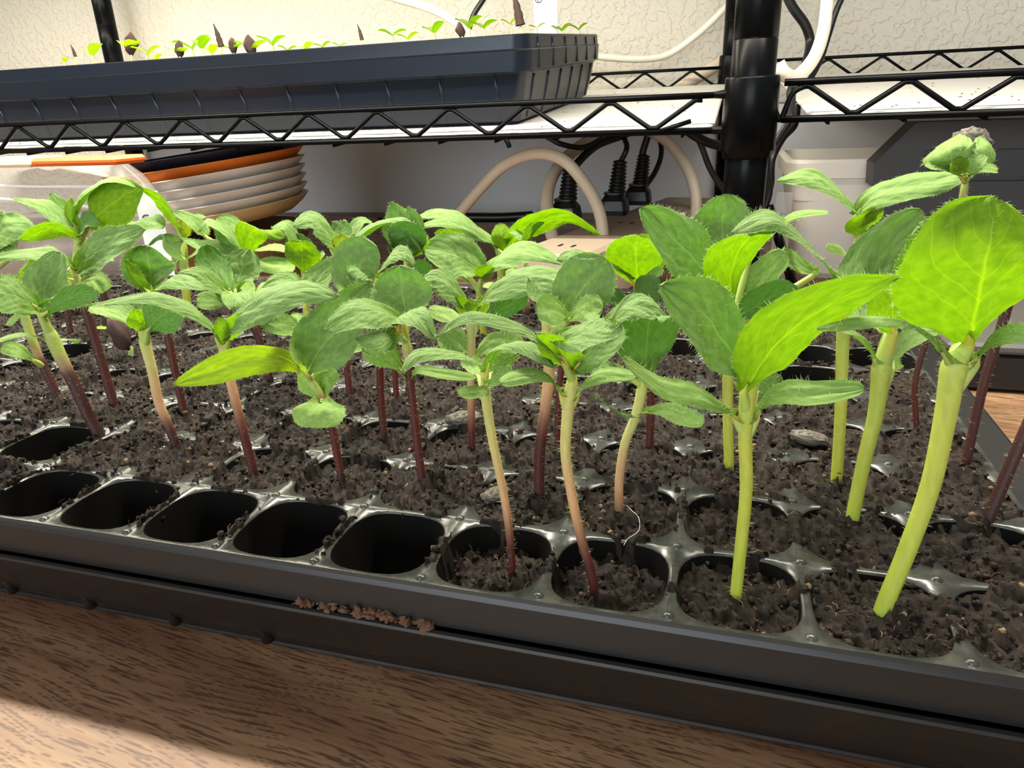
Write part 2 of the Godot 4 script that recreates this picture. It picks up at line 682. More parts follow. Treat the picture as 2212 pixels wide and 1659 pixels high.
func build_racks() -> void:
	var t := thing("wire_rack", "black wire shelving rack with thick round post in front of the wall", "shelf")
	truss(t, -0.9, 0.028, 0.0, 0.0, -0.9131, 0.00195)
	truss(t, -0.84, 0.012, 0.443, 0.0, -0.8340, 0.0018)
	post(t, Vector3(0.0405, 0, -0.3684), 0.0, 0.75, 0.122)
	post(t, Vector3(0.026, 0, -0.811), 0.0, 0.75, 0.158)
	post(t, Vector3(-0.8395, 0, -0.811), 0.0, 0.75, 0.158)
	post(t, Vector3(-0.915, 0, -0.3684), 0.0, 0.75, 0.122)
	for x in [-0.875, 0.033]:
		var st := begin()
		tube(st, [tilted(x, 0.0205, 0.012), tilted(x, 0.0205, 0.43)], [0.0018], 8)
		tube(st, [tilted(x, 0.0, 0.012), tilted(x, 0.0, 0.43)], [0.0018], 8)
		done(st, "side_rail", M.rack, t)
	for k in 22:
		var st := begin()
		var x := -0.86 + k * 0.041
		tube(st, [tilted(x, -0.0028, 0.0), tilted(x, -0.0028, 0.44)], [0.0011], 6)
		done(st, "shelf_wire", M.rack, t)
	# small sockets where the rails enter the collar
	for y in [0.0205, 0.0]:
		var st := begin()
		tube(st, [tilted(0.019, y, 0.0), tilted(0.026, y + 0.0003, -0.001), tilted(0.031, y + 0.002, -0.0035)], [0.0021, 0.0028, 0.0034], 10)
		done(st, "rail_socket", M.rack, t)
	var hook := begin()
	tube(hook, smooth_path([tilted(-0.115, -0.001, 0.0), tilted(-0.113, -0.004, -0.001), tilted(-0.112, -0.0068, -0.001)], 4), [0.0016], 8)
	done(hook, "wire_hook", M.rack, t)
	var loose := begin()
	tube(loose, [tilted(-0.012, 0.001, -0.001), tilted(0.006, 0.0062, -0.001)], [0.0014], 8)
	done(loose, "bent_wire_end", M.rack, t)

	var s := thing("wire_rack", "second black wire shelf continuing right of the round post", "shelf")
	truss(s, 0.0585, 0.94, 0.0, 0.0052, 0.0705, 0.0021)
	truss(s, 0.072, 0.94, 0.443, 0.0045, 0.0720, 0.0018)
	post(s, Vector3(0.955, 0, -0.3684), 0.0, 0.75, 0.127)
	post(s, Vector3(0.955, 0, -0.811), 0.0, 0.75, 0.162)
	var st2 := begin()
	tube(st2, smooth_path([tilted(0.0705, 0.0235, 0.0), tilted(0.0640, 0.020, 0.0), tilted(0.0605, 0.011, 0.0), tilted(0.0590, 0.0052, 0.0)], 5), [0.0017], 8)
	done(st2, "zigzag_end", M.rack, s)
	st2 = begin()
	tube(st2, [tilted(0.0575, 0.0052, 0.0), tilted(0.0575, 0.0052, 0.44)], [0.0018], 8)
	done(st2, "side_rail", M.rack, s)
	for k in 21:
		var st := begin()
		var x := 0.085 + k * 0.041
		tube(st, [tilted(x, 0.0024, 0.0), tilted(x, 0.0024, 0.44)], [0.0011], 6)
		done(st, "shelf_wire", M.rack, s)

	liner("white shelf liner sheet with soil specks under the black upper tray", -0.86, 0.020, 0.0018)
	liner("white shelf liner sheet on the right hand wire shelf", 0.074, 0.92, 0.0066)


func liner(label: String, x0: float, x1: float, y: float) -> void:
	var t := thing("shelf_liner", label, "shelf liner")
	var st := solid()
	var list := []
	for yy in [[0.0, 0.0], [0.0, 0.0012], [0.0012, 0.0016]]:
		var ring := PackedVector3Array()
		for p in rrect(x0 + yy[0], x1 - yy[0], 0.004 + yy[0], 0.436 - yy[0], 0.006, 0.0):
			ring.append(tilted(p.x, y + yy[1], p.z))
		list.append(ring)
	rings(st, list, true, true, true)
	done(st, "liner_sheet", M.liner, t)
	st = begin()
	for k in 520:
		var p := tilted(rng.randf_range(x0 + 0.02, x1 - 0.02), y + 0.0019, 0.01 + 0.42 * pow(rng.randf(), 1.5))
		var s := rng.randf_range(0.0003, 0.0010)
		var a := rng.randf() * TAU
		var d := Vector3(cos(a), 0, sin(a)) * s * rng.randf_range(1.0, 2.2)
		var e := Vector3(-sin(a), 0, cos(a)) * s
		var top := p + Vector3(0, s * 0.6, 0)
		for v in [p + d, top, p + e, p + e, top, p - d, p - d, top, p - e, p - e, top, p + d]:
			st.add_vertex(v)
	var specks := done(st, "soil_specks", M.hull, t)
	specks.set_meta("kind", "stuff")


# ------------------------------------------------------------------ things on the table behind the tray
func loft(st: SurfaceTool, rows: Array, cap0 := true, cap1 := true) -> void:
	# rows of [x0, x1, z0, z1, radius, y]
	var list := []
	for q in rows:
		list.append(rrect(q[0], q[1], q[2], q[3], q[4], q[5]))
	crisp(st, list, cap0, cap1)


func saucer(label: String, at: Vector3, r: float, h: float, color: Color, lean: Basis, group := "") -> void:
	var t := thing("saucer", label, "saucer", at, group)
	var st := solid()
	lathe(st, [Vector2(0.0, 0.0), Vector2(r * 0.80, 0.0), Vector2(r * 0.93, h * 0.55), Vector2(r, h), Vector2(r * 1.01, h + 0.0012), Vector2(r * 0.985, h + 0.0012), Vector2(r * 0.92, h * 0.6), Vector2(r * 0.79, 0.0016), Vector2(0.0, 0.0016)], 64, Vector3.ZERO, lean)
	done(st, "dish", plain(color, 0.42), t)


func build_clutter() -> void:
	var board := thing("panel_board", "smooth grey board standing against the wall under the shelf", "board", Vector3(0.05, 0.0, -0.838))
	var pst := begin()
	bevel_box(pst, Vector3(0, 0.064, 0), Vector3(1.86, 0.128, 0.010), 0.0015)
	done(pst, "board_sheet", M.panel, board)
	pst = begin()
	bevel_box(pst, Vector3(0, 0.1300, 0.001), Vector3(1.86, 0.005, 0.014), 0.001)
	done(pst, "board_edge", M.liner, board)
	# leaning stack of saucers and a tan pot below it
	var lean := Basis(Vector3(0, 0, 1), 0.10) * Basis(Vector3.RIGHT, 0.05)
	var o := Vector3(-0.430, 0.0, -0.478)
	var t := thing("plant_pot", "tan plastic pot at the bottom of the leaning saucer stack", "pot", o)
	var st := solid()
	lathe(st, [Vector2(0, 0.0), Vector2(0.060, 0.0), Vector2(0.062, 0.002), Vector2(0.074, 0.030), Vector2(0.077, 0.032), Vector2(0.077, 0.0355), Vector2(0.073, 0.0355), Vector2(0.060, 0.004), Vector2(0, 0.004)], 48)
	done(st, "pot_body", plain(Color(0.63, 0.53, 0.38), 0.5), t)
	var tones := [
		["cream yellow saucer second from the bottom of the leaning stack", Color(0.82, 0.72, 0.52), ""],
		["lowest white saucer of the leaning stack, resting on the cream yellow one", Color(0.93, 0.91, 0.88), "white saucers of the leaning stack"],
		["white saucer second from below among the four white ones of the leaning stack", Color(0.93, 0.91, 0.88), "white saucers of the leaning stack"],
		["white saucer third from below among the four white ones of the leaning stack", Color(0.93, 0.91, 0.88), "white saucers of the leaning stack"],
		["topmost white saucer of the leaning stack, directly under the orange one", Color(0.93, 0.91, 0.88), "white saucers of the leaning stack"],
		["orange saucer near the top of the leaning stack", Color(0.90, 0.50, 0.16), ""],
		["navy blue saucer on top of the leaning stack", Color(0.10, 0.14, 0.20), ""]]
	for k in tones.size():
		saucer(tones[k][0], o + lean * Vector3(0.0, 0.043 + 0.0084 * k, 0.0), 0.083 + 0.0012 * k, 0.012, tones[k][1], lean, tones[k][2])
	# clear zip bag at the left
	t = thing("zip_bag", "clear plastic zip bag bulging at the left edge", "bag", Vector3(-0.462, 0.0, -0.328))
	var clear := plain(Color(0.66, 0.63, 0.60, 0.34), 0.30)
	clear.transparency = BaseMaterial3D.TRANSPARENCY_ALPHA
	st = solid()
	var list := []
	for i in 17:
		var v := i / 16.0
		var ring := PackedVector3Array()
		var w := 0.100 * pow(sin(PI * clampf(0.08 + v * 0.86, 0, 1)), 0.35)
		var d := 0.036 * pow(sin(PI * clampf(0.12 + v * 0.86, 0.0, 1.0)), 0.8) + 0.001
		for k in 40:
			var a := TAU * k / 40
			var p := Vector3(cos(a) * w, 0.002 + v * 0.109, sin(a) * d)
			p += Vector3(0, 0, 1) * n_low.get_noise_3d(p.x * 0.5, p.y * 0.8, a) * 0.006
			ring.append(p)
		list.append(ring)
	rings(st, list, true, true, true)
	done(st, "bag_film", clear, t)
	for q in [[0.094, 0.090], [0.084, 0.073]]:
		st = begin()
		tube(st, smooth_path([Vector3(-0.09, q[0], 0.018), Vector3(0.0, q[0] - 0.001, 0.034), Vector3(0.085, q[1], 0.020)], 8), [0.0011], 6)
		done(st, "zip_ridge", M.tag, t)
	st = solid()
	loft(st, [[-0.07, 0.055, -0.022, 0.016, 0.010, 0.006], [-0.080, 0.066, -0.025, 0.019, 0.012, 0.035], [-0.07, 0.06, -0.022, 0.016, 0.010, 0.066]])
	done(st, "bag_filling", plain(Color(0.52, 0.48, 0.45), 0.8), t)
	t = thing("packet", "orange and cream packet lying on top of the clear bag", "packet", Vector3(-0.394, 0.1095, -0.296))
	st = begin()
	bevel_box(st, Vector3(0.0, 0, 0), Vector3(0.072, 0.0055, 0.03), 0.002)
	done(st, "orange_panel", plain(Color(0.87, 0.38, 0.10), 0.4), t)
	st = begin()
	bevel_box(st, Vector3(-0.062, 0.0002, 0), Vector3(0.052, 0.0065, 0.031), 0.002)
	done(st, "cream_panel", plain(Color(0.90, 0.82, 0.72), 0.4), t)
	# power strip receding to the right with three plugs
	var a := Vector3(-0.082, 0.0, -0.345)
	var b := Vector3(-0.004, 0.0, -0.655)
	var dir := (b - a).normalized()
	var side := dir.cross(Vector3.UP).normalized()
	t = thing("power_strip", "beige power strip lying behind the tray under the cables", "power strip", a)
	t.basis = Basis(side, Vector3.UP, -dir)
	var ln := a.distance_to(b)
	st = solid()
	loft(st, [[-0.026, 0.026, -ln, 0.0, 0.006, 0.0005], [-0.028, 0.028, -ln - 0.001, 0.001, 0.007, 0.003], [-0.028, 0.028, -ln - 0.001, 0.001, 0.007, 0.021], [-0.0275, 0.0275, -ln, 0.0005, 0.007, 0.0215], [-0.0275, 0.0275, -ln, 0.0005, 0.007, 0.0222], [-0.028, 0.028, -ln, 0.001, 0.007, 0.0228], [-0.027, 0.027, -ln + 0.001, 0.0, 0.007, 0.0385], [-0.0245, 0.0245, -ln + 0.003, -0.002, 0.007, 0.041]])
	done(st, "strip_case", M.strip, t)
	for k in 5:
		st = begin()
		for q in [[-0.005, 0.0], [0.005, 0.0]]:
			bevel_box(st, Vector3(q[0], 0.0411, -0.03 - k * 0.055), Vector3(0.0018, 0.0008, 0.007), 0.0002)
		done(st, "socket_slots", M.cable_black, t)
	for q in [[Vector3(-0.1004, 0.041, -0.4879), "black plug with ribbed neck at the left end of the power strip"], [Vector3(-0.0659, 0.041, -0.5332), "black ribbed plug in the middle of the power strip, left of its twin"], [Vector3(-0.0536, 0.041, -0.6042), "black ribbed plug in the middle of the power strip, right of its twin"]]:
		t = thing("power_plug", q[1], "plug", q[0])
		st = solid()
		loft(st, [[-0.012, 0.012, -0.012, 0.012, 0.004, 0.0], [-0.0125, 0.0125, -0.0125, 0.0125, 0.004, 0.004], [-0.0115, 0.0115, -0.011, 0.011, 0.005, 0.012], [-0.008, 0.008, -0.008, 0.008, 0.005, 0.017], [-0.009, 0.009, -0.009, 0.009, 0.005, 0.0175], [-0.009, 0.009, -0.009, 0.009, 0.005, 0.019]])
		done(st, "plug_body", M.cable_black, t)
		st = solid()
		var prof := [Vector2(0.0, 0.0185)]
		for k in 9:
			var y := 0.019 + k * 0.0030
			var rr := 0.0078 - k * 0.00022
			prof.append_array([Vector2(rr - 0.0014, y), Vector2(rr, y + 0.0006), Vector2(rr, y + 0.0020), Vector2(rr - 0.0014, y + 0.0026)])
		prof.append(Vector2(0.0, 0.047))
		lathe(st, prof, 20, Vector3.ZERO, Basis(Vector3(0, 0, 1), -0.10))
		done(st, "strain_relief", M.cable_black, t)
	# white bin, black box and strip at the right
	t = thing("flat_block", "low black block with grey top beside the right end of the cell tray", "case", Vector3(0.27, 0.0, -0.305))  # flat black block with a grey slab on top
	st = begin()
	bevel_box(st, Vector3(0, 0.0095, 0), Vector3(0.27, 0.019, 0.125), 0.002)
	done(st, "block_body", M.cable_black, t)
	st = begin()
	bevel_box(st, Vector3(0, 0.0215, 0), Vector3(0.274, 0.005, 0.129), 0.0015)
	done(st, "block_top", plain(Color(0.33, 0.32, 0.31), 0.5), t)
	t = thing("storage_bin", "white plastic storage bin behind the right part of the tray", "bin", Vector3(0.0, 0.0, 0.0))
	st = solid()
	loft(st, [[0.088, 0.225, -0.575, -0.478, 0.014, 0.0], [0.086, 0.228, -0.578, -0.475, 0.014, 0.004], [0.0745, 0.238, -0.59, -0.4635, 0.016, 0.076]], true, false)
	done(st, "bin_body", M.bin, t)
	st = solid()
	loft(st, [[0.0745, 0.238, -0.59, -0.4635, 0.016, 0.076], [0.0715, 0.241, -0.593, -0.4605, 0.016, 0.0765], [0.0705, 0.242, -0.594, -0.4595, 0.016, 0.087], [0.0720, 0.2405, -0.5925, -0.461, 0.015, 0.0895], [0.075, 0.2375, -0.5895, -0.464, 0.014, 0.0895], [0.077, 0.235, -0.587, -0.466, 0.013, 0.06]], false, true)
	done(st, "bin_rim", M.bin, t)
	t = thing("equipment_box", "dark grey box with slanted corner and round hole at the right edge", "box", Vector3(0.1255, 0.0, -0.425))
	var outline := [Vector2(-0.001, 0.0), Vector2(-0.001, 0.066), Vector2(0.003, 0.0705), Vector2(-0.002, 0.0745), Vector2(-0.003, 0.089), Vector2(0.0185, 0.114), Vector2(0.19, 0.114), Vector2(0.19, 0.0)]
	var csg := CSGCombiner3D.new()
	csg.name = "box_shell"
	var prism := CSGPolygon3D.new()
	prism.name = "box_prism"
	prism.polygon = PackedVector2Array(outline)
	prism.depth = 0.03
	csg.add_child(prism)
	prism.material = M.box
	for cut in [[Vector3(0.058, 0.087, 0.0), Vector3(0.064, 0.020, 0.010)]]:
		var cb := CSGBox3D.new()
		cb.name = "panel_cut"
		cb.operation = CSGShape3D.OPERATION_SUBTRACTION
		cb.size = cut[1]
		cb.position = cut[0]
		cb.material = M.box
		csg.add_child(cb)
	var hole := CSGCylinder3D.new()
	hole.name = "hole_cut"
	hole.operation = CSGShape3D.OPERATION_SUBTRACTION
	hole.radius = 0.0042
	hole.height = 0.03
	hole.sides = 24
	hole.rotation.x = PI / 2
	hole.position = Vector3(0.0330, 0.0875, 0.0)
	hole.material = M.cable_black
	csg.add_child(hole)
	t.add_child(csg)
	t = thing("plastic_strip", "black plastic strip leaning beside the white bin", "strip", Vector3.ZERO)
	st = begin()
	tube(st, [Vector3(0.0583, 0.0626, -0.4176), Vector3(0.0802, 0.0063, -0.4243)], [0.0034], 4)
	done(st, "strip_bar", M.rack, t)
	t = thing("plastic_sleeve", "clear plastic sleeve standing against the left side of the white bin", "sleeve", Vector3.ZERO)
	var clr := plain(Color(0.8, 0.8, 0.8, 0.3), 0.1)
	clr.transparency = BaseMaterial3D.TRANSPARENCY_ALPHA
	st = begin()
	bevel_box(st, Vector3(0.0705, 0.034, -0.452), Vector3(0.012, 0.068, 0.0015), 0.0004)
	var sl := done(st, "sleeve_film", clr, t)
	sl.rotation.z = 0.0


# ------------------------------------------------------------------ cables
func cable(label: String, mat: Material, pts: Array, r: float, called := "power_cable") -> void:
	var st := solid()
	rings(st, tube_rings(smooth_path(pts, 9), [r], 14), true, true, true)
	tag(done(st, called, mat), label, "cable")


func build_cables() -> void:
	cable("thick beige cable arching over the left end of the power strip", M.cable_beige, [Vector3(-0.1988, 0.0442, -0.4847), Vector3(-0.1695, 0.071, -0.4728), Vector3(-0.1442, 0.0896, -0.4596), Vector3(-0.1157, 0.0987, -0.4475), Vector3(-0.0929, 0.0941, -0.4441), Vector3(-0.075, 0.0772, -0.4392), Vector3(-0.063, 0.0591, -0.4324), Vector3(-0.0575, 0.0397, -0.4237), Vector3(-0.055, 0.0188, -0.414)], 0.0046)
	cable("thick beige cable dropping in a loop behind the arching one", M.cable_beige, [Vector3(-0.0368, 0.1164, -0.5975), Vector3(-0.0706, 0.1092, -0.5661), Vector3(-0.0968, 0.0994, -0.5371), Vector3(-0.1098, 0.084, -0.5017), Vector3(-0.1113, 0.0672, -0.4698), Vector3(-0.1066, 0.0495, -0.4504), Vector3(-0.0976, 0.0324, -0.4322), Vector3(-0.0872, 0.0144, -0.4145)], 0.0052)
	cable("thick cream cable curving down right of the twin plugs", M.cable_beige, [Vector3(-0.0737, 0.1147, -0.5861), Vector3(-0.0437, 0.109, -0.5849), Vector3(-0.0229, 0.0966, -0.5809), Vector3(-0.0063, 0.0753, -0.5755), Vector3(0.0027, 0.0516, -0.5679), Vector3(0.0032, 0.0304, -0.5575), Vector3(0.0009, 0.0073, -0.5464)], 0.005)
	cable("black cord rising from the left plug toward the shelf", M.cable_black, [Vector3(-0.096, 0.085, -0.4879), Vector3(-0.0986, 0.0737, -0.4884), Vector3(-0.0935, 0.0864, -0.5005), Vector3(-0.0811, 0.0997, -0.5253), Vector3(-0.0643, 0.1061, -0.5514), Vector3(-0.0421, 0.1142, -0.5687)], 0.0034)
	cable("thin grey black cord rising from the left one of the twin plugs", M.cable_black, [Vector3(-0.0615, 0.085, -0.5332), Vector3(-0.0603, 0.0872, -0.5349), Vector3(-0.0563, 0.0966, -0.5362), Vector3(-0.0615, 0.1043, -0.5555), Vector3(-0.0671, 0.1151, -0.5642)], 0.0024)
	cable("black cord rising from the right one of the twin plugs", M.cable_black, [Vector3(-0.0492, 0.085, -0.6042), Vector3(-0.0505, 0.0884, -0.6052), Vector3(-0.0459, 0.1042, -0.6066), Vector3(-0.0421, 0.1164, -0.6078)], 0.0034)
	cable("black cord bowing out beside the right twin plug", M.cable_black, [Vector3(-0.0453, 0.1158, -0.6382), Vector3(-0.0381, 0.0991, -0.6404), Vector3(-0.0353, 0.0844, -0.6308), Vector3(-0.0395, 0.0692, -0.619), Vector3(-0.0479, 0.0562, -0.606)], 0.0026)
	cable("black cable hanging under the shelf left of the post", M.cable_black, [Vector3(-0.0024, 0.113, -0.4511), Vector3(0.0064, 0.108, -0.4434), Vector3(0.0166, 0.1037, -0.4361), Vector3(0.0295, 0.1018, -0.4191), Vector3(0.037, 0.1021, -0.411)], 0.0032)
	cable("thin black cord slanting down to the foot of the post", M.cable_black, [Vector3(0.0041, 0.1112, -0.4532), Vector3(0.0096, 0.1013, -0.4548), Vector3(0.016, 0.0863, -0.4568), Vector3(0.0234, 0.0743, -0.4591), Vector3(0.0318, 0.0638, -0.4617)], 0.0022)
	cable("black cord under the shelf rail right of the hook", M.cable_black, [Vector3(-0.1218, 0.1135, -0.4875), Vector3(-0.1128, 0.1077, -0.4903), Vector3(-0.1037, 0.103, -0.4931), Vector3(-0.0891, 0.0996, -0.5081), Vector3(-0.0776, 0.1049, -0.5326)], 0.0022)
	cable("dark twisted cord hanging close along the right side of the post", M.cable_black, [Vector3(0.0682, 0.1365, -0.4416), Vector3(0.0668, 0.1193, -0.4202), Vector3(0.0603, 0.1064, -0.4182), Vector3(0.0552, 0.0978, -0.4166), Vector3(0.0552, 0.0843, -0.4166), Vector3(0.0579, 0.0735, -0.4175), Vector3(0.0566, 0.0642, -0.417), Vector3(0.0528, 0.0549, -0.4159)], 0.0024)
	cable("second dark cord looping behind the shelf end by the post", M.cable_black, [Vector3(0.0754, 0.1257, -0.4857), Vector3(0.074, 0.1132, -0.4747), Vector3(0.0658, 0.1044, -0.4618), Vector3(0.0595, 0.091, -0.4493), Vector3(0.0599, 0.0733, -0.4494), Vector3(0.056, 0.0587, -0.4482)], 0.0026)
	cable("black cord hanging from above right of the post", M.cable_black, [Vector3(0.0386, 0.2686, -0.6417), Vector3(0.0647, 0.2259, -0.6498), Vector3(0.0752, 0.2089, -0.653), Vector3(0.0881, 0.1933, -0.657), Vector3(0.0938, 0.1778, -0.6588), Vector3(0.0893, 0.1576, -0.6365), Vector3(0.0778, 0.1399, -0.5911), Vector3(0.0759, 0.1306, -0.5486)], 0.0042)
	cable("thin dark cord slanting behind the white looped cord", M.cable_black, [Vector3(0.1502, 0.2903, -0.76), Vector3(0.1305, 0.2343, -0.7539), Vector3(0.1226, 0.2119, -0.7514), Vector3(0.1179, 0.1909, -0.75), Vector3(0.1114, 0.167, -0.7375), Vector3(0.1006, 0.1454, -0.7237)], 0.003)
	cable("white flat cord looping from above round to the shelf end", M.cable_white, [Vector3(0.0875, 0.2506, -0.5312), Vector3(0.0912, 0.212, -0.5324), Vector3(0.0926, 0.1965, -0.5328), Vector3(0.0901, 0.1761, -0.5111), Vector3(0.0827, 0.1576, -0.4774), Vector3(0.0704, 0.1451, -0.4422), Vector3(0.0609, 0.1462, -0.4184), Vector3(0.0561, 0.1525, -0.4169)], 0.0046)
	cable("white cable across the top of the wall above the black tray", M.cable_white, [Vector3(-0.4597, 0.3017, -0.7076), Vector3(-0.3861, 0.2706, -0.7303), Vector3(-0.3567, 0.2582, -0.7394), Vector3(-0.3292, 0.2495, -0.7479), Vector3(-0.3042, 0.239, -0.7556), Vector3(-0.2818, 0.2236, -0.7625), Vector3(-0.262, 0.2031, -0.7686)], 0.005)
	cable("thin black cable at the top of the wall beside the white one", M.cable_black, [Vector3(-0.2242, 0.2996, -0.7908), Vector3(-0.2518, 0.2646, -0.7823), Vector3(-0.2629, 0.2506, -0.7789), Vector3(-0.273, 0.2364, -0.7757), Vector3(-0.2804, 0.217, -0.7734)], 0.0032)
	cable("white cable lying behind the right end of the black tray and rising to the post", M.cable_white, [Vector3(-0.1645, 0.194, -0.8092), Vector3(-0.1272, 0.187, -0.8208), Vector3(-0.0843, 0.1829, -0.834), Vector3(-0.0523, 0.1862, -0.8439), Vector3(-0.0207, 0.204, -0.8432), Vector3(0.0093, 0.2287, -0.842), Vector3(0.0331, 0.2539, -0.8494), Vector3(0.0923, 0.3168, -0.8677)], 0.004)
	cable("cream conduit running diagonally up the wall behind the post", M.cable_beige, [Vector3(-0.054, 0.1364, -0.8225), Vector3(-0.0131, 0.1608, -0.8456), Vector3(0.0332, 0.1866, -0.8703), Vector3(0.0848, 0.2116, -0.8967), Vector3(0.1315, 0.2334, -0.9216), Vector3(0.178, 0.2578, -0.9465), Vector3(0.2943, 0.3186, -1.0086)], 0.0072)
	cable("thin black strip along the back of the table below the wall", M.cable_black, [Vector3(-0.365, 0.0137, -0.6636), Vector3(-0.3187, 0.0155, -0.6674), Vector3(-0.2632, 0.0169, -0.6741), Vector3(-0.2191, 0.0166, -0.6773), Vector3(-0.1809, 0.0186, -0.6786)], 0.0055)  # round black strip along the table back


# ------------------------------------------------------------------ upper tray on the shelf
func build_upper_tray() -> void:
	var t := thing("seedling_tray", "black ribbed seedling tray standing on the wire shelf", "tray")
	var x0 := -0.648
	var x1 := -0.106
	var b0 := 0.029
	var b1 := 0.312
	var st := solid()
	var list := []
	for q in [[-0.0025, 0.0585], [0.0, 0.0590], [0.0006, 0.0583], [0.0012, 0.0502], [0.0026, 0.0498], [0.0020, 0.0488], [0.0012, 0.0360], [-0.0015, 0.0352], [-0.0028, 0.0345], [-0.0060, 0.018], [-0.0100, 0.0035], [-0.0125, 0.0022]]:
		var ring := PackedVector3Array()
		for p in rrect(x0 - q[0], x1 + q[0], b0 - q[0], b1 + q[0], 0.012 + q[0] * 0.5, 0.0, 8):
			ring.append(tilted(p.x, q[1] + 0.0030, p.z))
		list.append(ring)
	crisp(st, list, false, true)
	done(st, "tray_body", M.tray, t)
	st = solid()
	list = []
	for q in [[-0.0025, 0.0585], [-0.006, 0.050], [-0.010, 0.034]]:
		var ring := PackedVector3Array()
		for p in rrect(x0 - q[0], x1 + q[0], b0 - q[0], b1 + q[0], 0.012 + q[0] * 0.5, 0.0, 8):
			ring.append(tilted(p.x, q[1] + 0.0030, p.z))
		list.append(ring)
	rings(st, list, true, false, true)
	var bed := done(st, "tray_lining", M.hull, t)
	bed.name = "tray_lining"
	for k in 13:
		var x := x0 + 0.02 + k * 0.0415
		st = begin()
		tube(st, [tilted(x, 0.0365, b0 + 0.0028), tilted(x + 0.0006, 0.022, b0 + 0.0062), tilted(x + 0.001, 0.0075, b0 + 0.0104)], [0.0009, 0.0013, 0.0010], 8)
		done(st, "rib", M.tray, t)
	for k in 6:
		var z := b0 + 0.03 + k * 0.045
		st = begin()
		tube(st, [tilted(x1 - 0.0026, 0.0365, z), tilted(x1 - 0.0060, 0.022, z), tilted(x1 - 0.0100, 0.0075, z)], [0.0009, 0.0013, 0.0010], 8)
		done(st, "rib", M.tray, t)
		st = begin()
		tube(st, [tilted(x1 + 0.0004, 0.0600, z), tilted(x1 + 0.0014, 0.052, z), tilted(x1 + 0.0016, 0.040, z)], [0.0011], 8)
		done(st, "rim_flute", M.tray, t)
	# soil in the upper tray
	st = solid()
	var rows := []
	for j in 15:
		var row := PackedVector3Array()
		for i in 70:
			var x := lerpf(x0 + 0.006, x1 - 0.006, i / 69.0)
			var z := lerpf(b0 + 0.006, b1 - 0.006, j / 14.0)
			row.append(tilted(x, 0.051 + 0.006 * n_low.get_noise_2d(x, z), z))
		rows.append(row)
	rings(st, rows, false)
	var s := done(st, "tray_soil", plain(Color(0.20, 0.14, 0.10), 0.95))
	tag(s, "dark soil filling the upper black tray", "soil")
	s.set_meta("kind", "stuff")
	# sprouts: [label, foot x, distance behind the rail, height, lean, kind]
	for q in [
		["tiny green sprout at the far left end of the black tray", Vector3(-0.5286, 0.184, -0.425), 0.0065, "p"],
		["small sprout with thin brown hull, second from the left end of the tray", Vector3(-0.5613, 0.1928, -0.47), 0.0069, "s"],
		["taller green sprout just left of the thin grey rear post", Vector3(-0.5119, 0.1893, -0.44), 0.0140, "p"],
		["sprout with a big crumbly brown hull right beside the thin rear post", Vector3(-0.543, 0.1994, -0.52), 0.0178, "hp"],
		["pale two leaved sprout next to the big brown hull", Vector3(-0.4673, 0.1877, -0.455), 0.0122, "p"],
		["very low green sprout right of the pale two leaved one", Vector3(-0.4973, 0.1877, -0.5), 0.0081, "p"],
		["sprout with brown hull and pale leaf, left part of the row", Vector3(-0.4087, 0.1836, -0.425), 0.0114, "hp"],
		["bright tall green sprout with spread leaves, left part of the row", Vector3(-0.4309, 0.1917, -0.47), 0.0160, "y"],
		["bright green sprout touching the tall spread one on its right", Vector3(-0.3979, 0.1884, -0.44), 0.0124, "y"],
		["low green sprout under a thin brown stalk", Vector3(-0.4495, 0.1918, -0.52), 0.0122, "p"],
		["thin brown stalk like hull standing above the rim", Vector3(-0.3897, 0.1906, -0.455), 0.0117, "s"],
		["yellow sprout with small brown cap beside the thin stalk hull", Vector3(-0.4106, 0.1908, -0.5), 0.0097, "hy"],
		["wide brown hull with pale leaf near the middle left of the row", Vector3(-0.3396, 0.1819, -0.425), 0.0135, "hp"],
		["yellow green sprout standing alone right of the wide brown hull", Vector3(-0.3497, 0.1897, -0.47), 0.0127, "y"],
		["low round green leaf pair right of the lone yellow sprout", Vector3(-0.3167, 0.1818, -0.44), 0.0077, "y"],
		["pale low sprout in the middle of the row", Vector3(-0.3477, 0.1893, -0.52), 0.0097, "p"],
		["round green sprout at the middle of the row", Vector3(-0.2936, 0.1841, -0.455), 0.0078, "y"],
		["small bright leaf just above the rim at the middle", Vector3(-0.3026, 0.1881, -0.5), 0.0065, "y"],
		["single thin brown hull at the middle of the tray", Vector3(-0.2424, 0.1848, -0.425), 0.0072, "s"],
		["yellow green sprout leaning left, right of the single thin hull", Vector3(-0.2377, 0.1904, -0.47), 0.0112, "y"],
		["pale low pair of leaves right of the leaning yellow sprout", Vector3(-0.2111, 0.184, -0.44), 0.0089, "p"],
		["bright two leaved sprout below the white cable", Vector3(-0.2215, 0.1953, -0.52), 0.0128, "y"],
		["light brown hull lying by the rim left of the twin sprouts", Vector3(-0.1728, 0.186, -0.455), 0.0082, "h"],
		["left one of the twin bright sprouts below the black cable", Vector3(-0.1823, 0.1947, -0.5), 0.0131, "y"],
		["right one of the twin bright sprouts below the black cable", Vector3(-0.1452, 0.1862, -0.425), 0.0107, "y"],
		["single green leaf sprout left of the tallest dark hull", Vector3(-0.1385, 0.1921, -0.47), 0.0074, "p"],
		["tallest dark brown hull standing near the white plant tag", Vector3(-0.1221, 0.1884, -0.44), 0.0155, "s"],
		["small green sprout in front of the white plant tag", Vector3(-0.1301, 0.1931, -0.52), 0.0070, "p"],
		["low pale sprout right of the white plant tag", Vector3(-0.1168, 0.193, -0.555), 0.0101, "py"],
		["yellow sprout at the right end of the black tray", Vector3(-0.1172, 0.1998, -0.63), 0.0092, "y"],
	]:
		sprout(q[0], q[1], q[2], q[3])


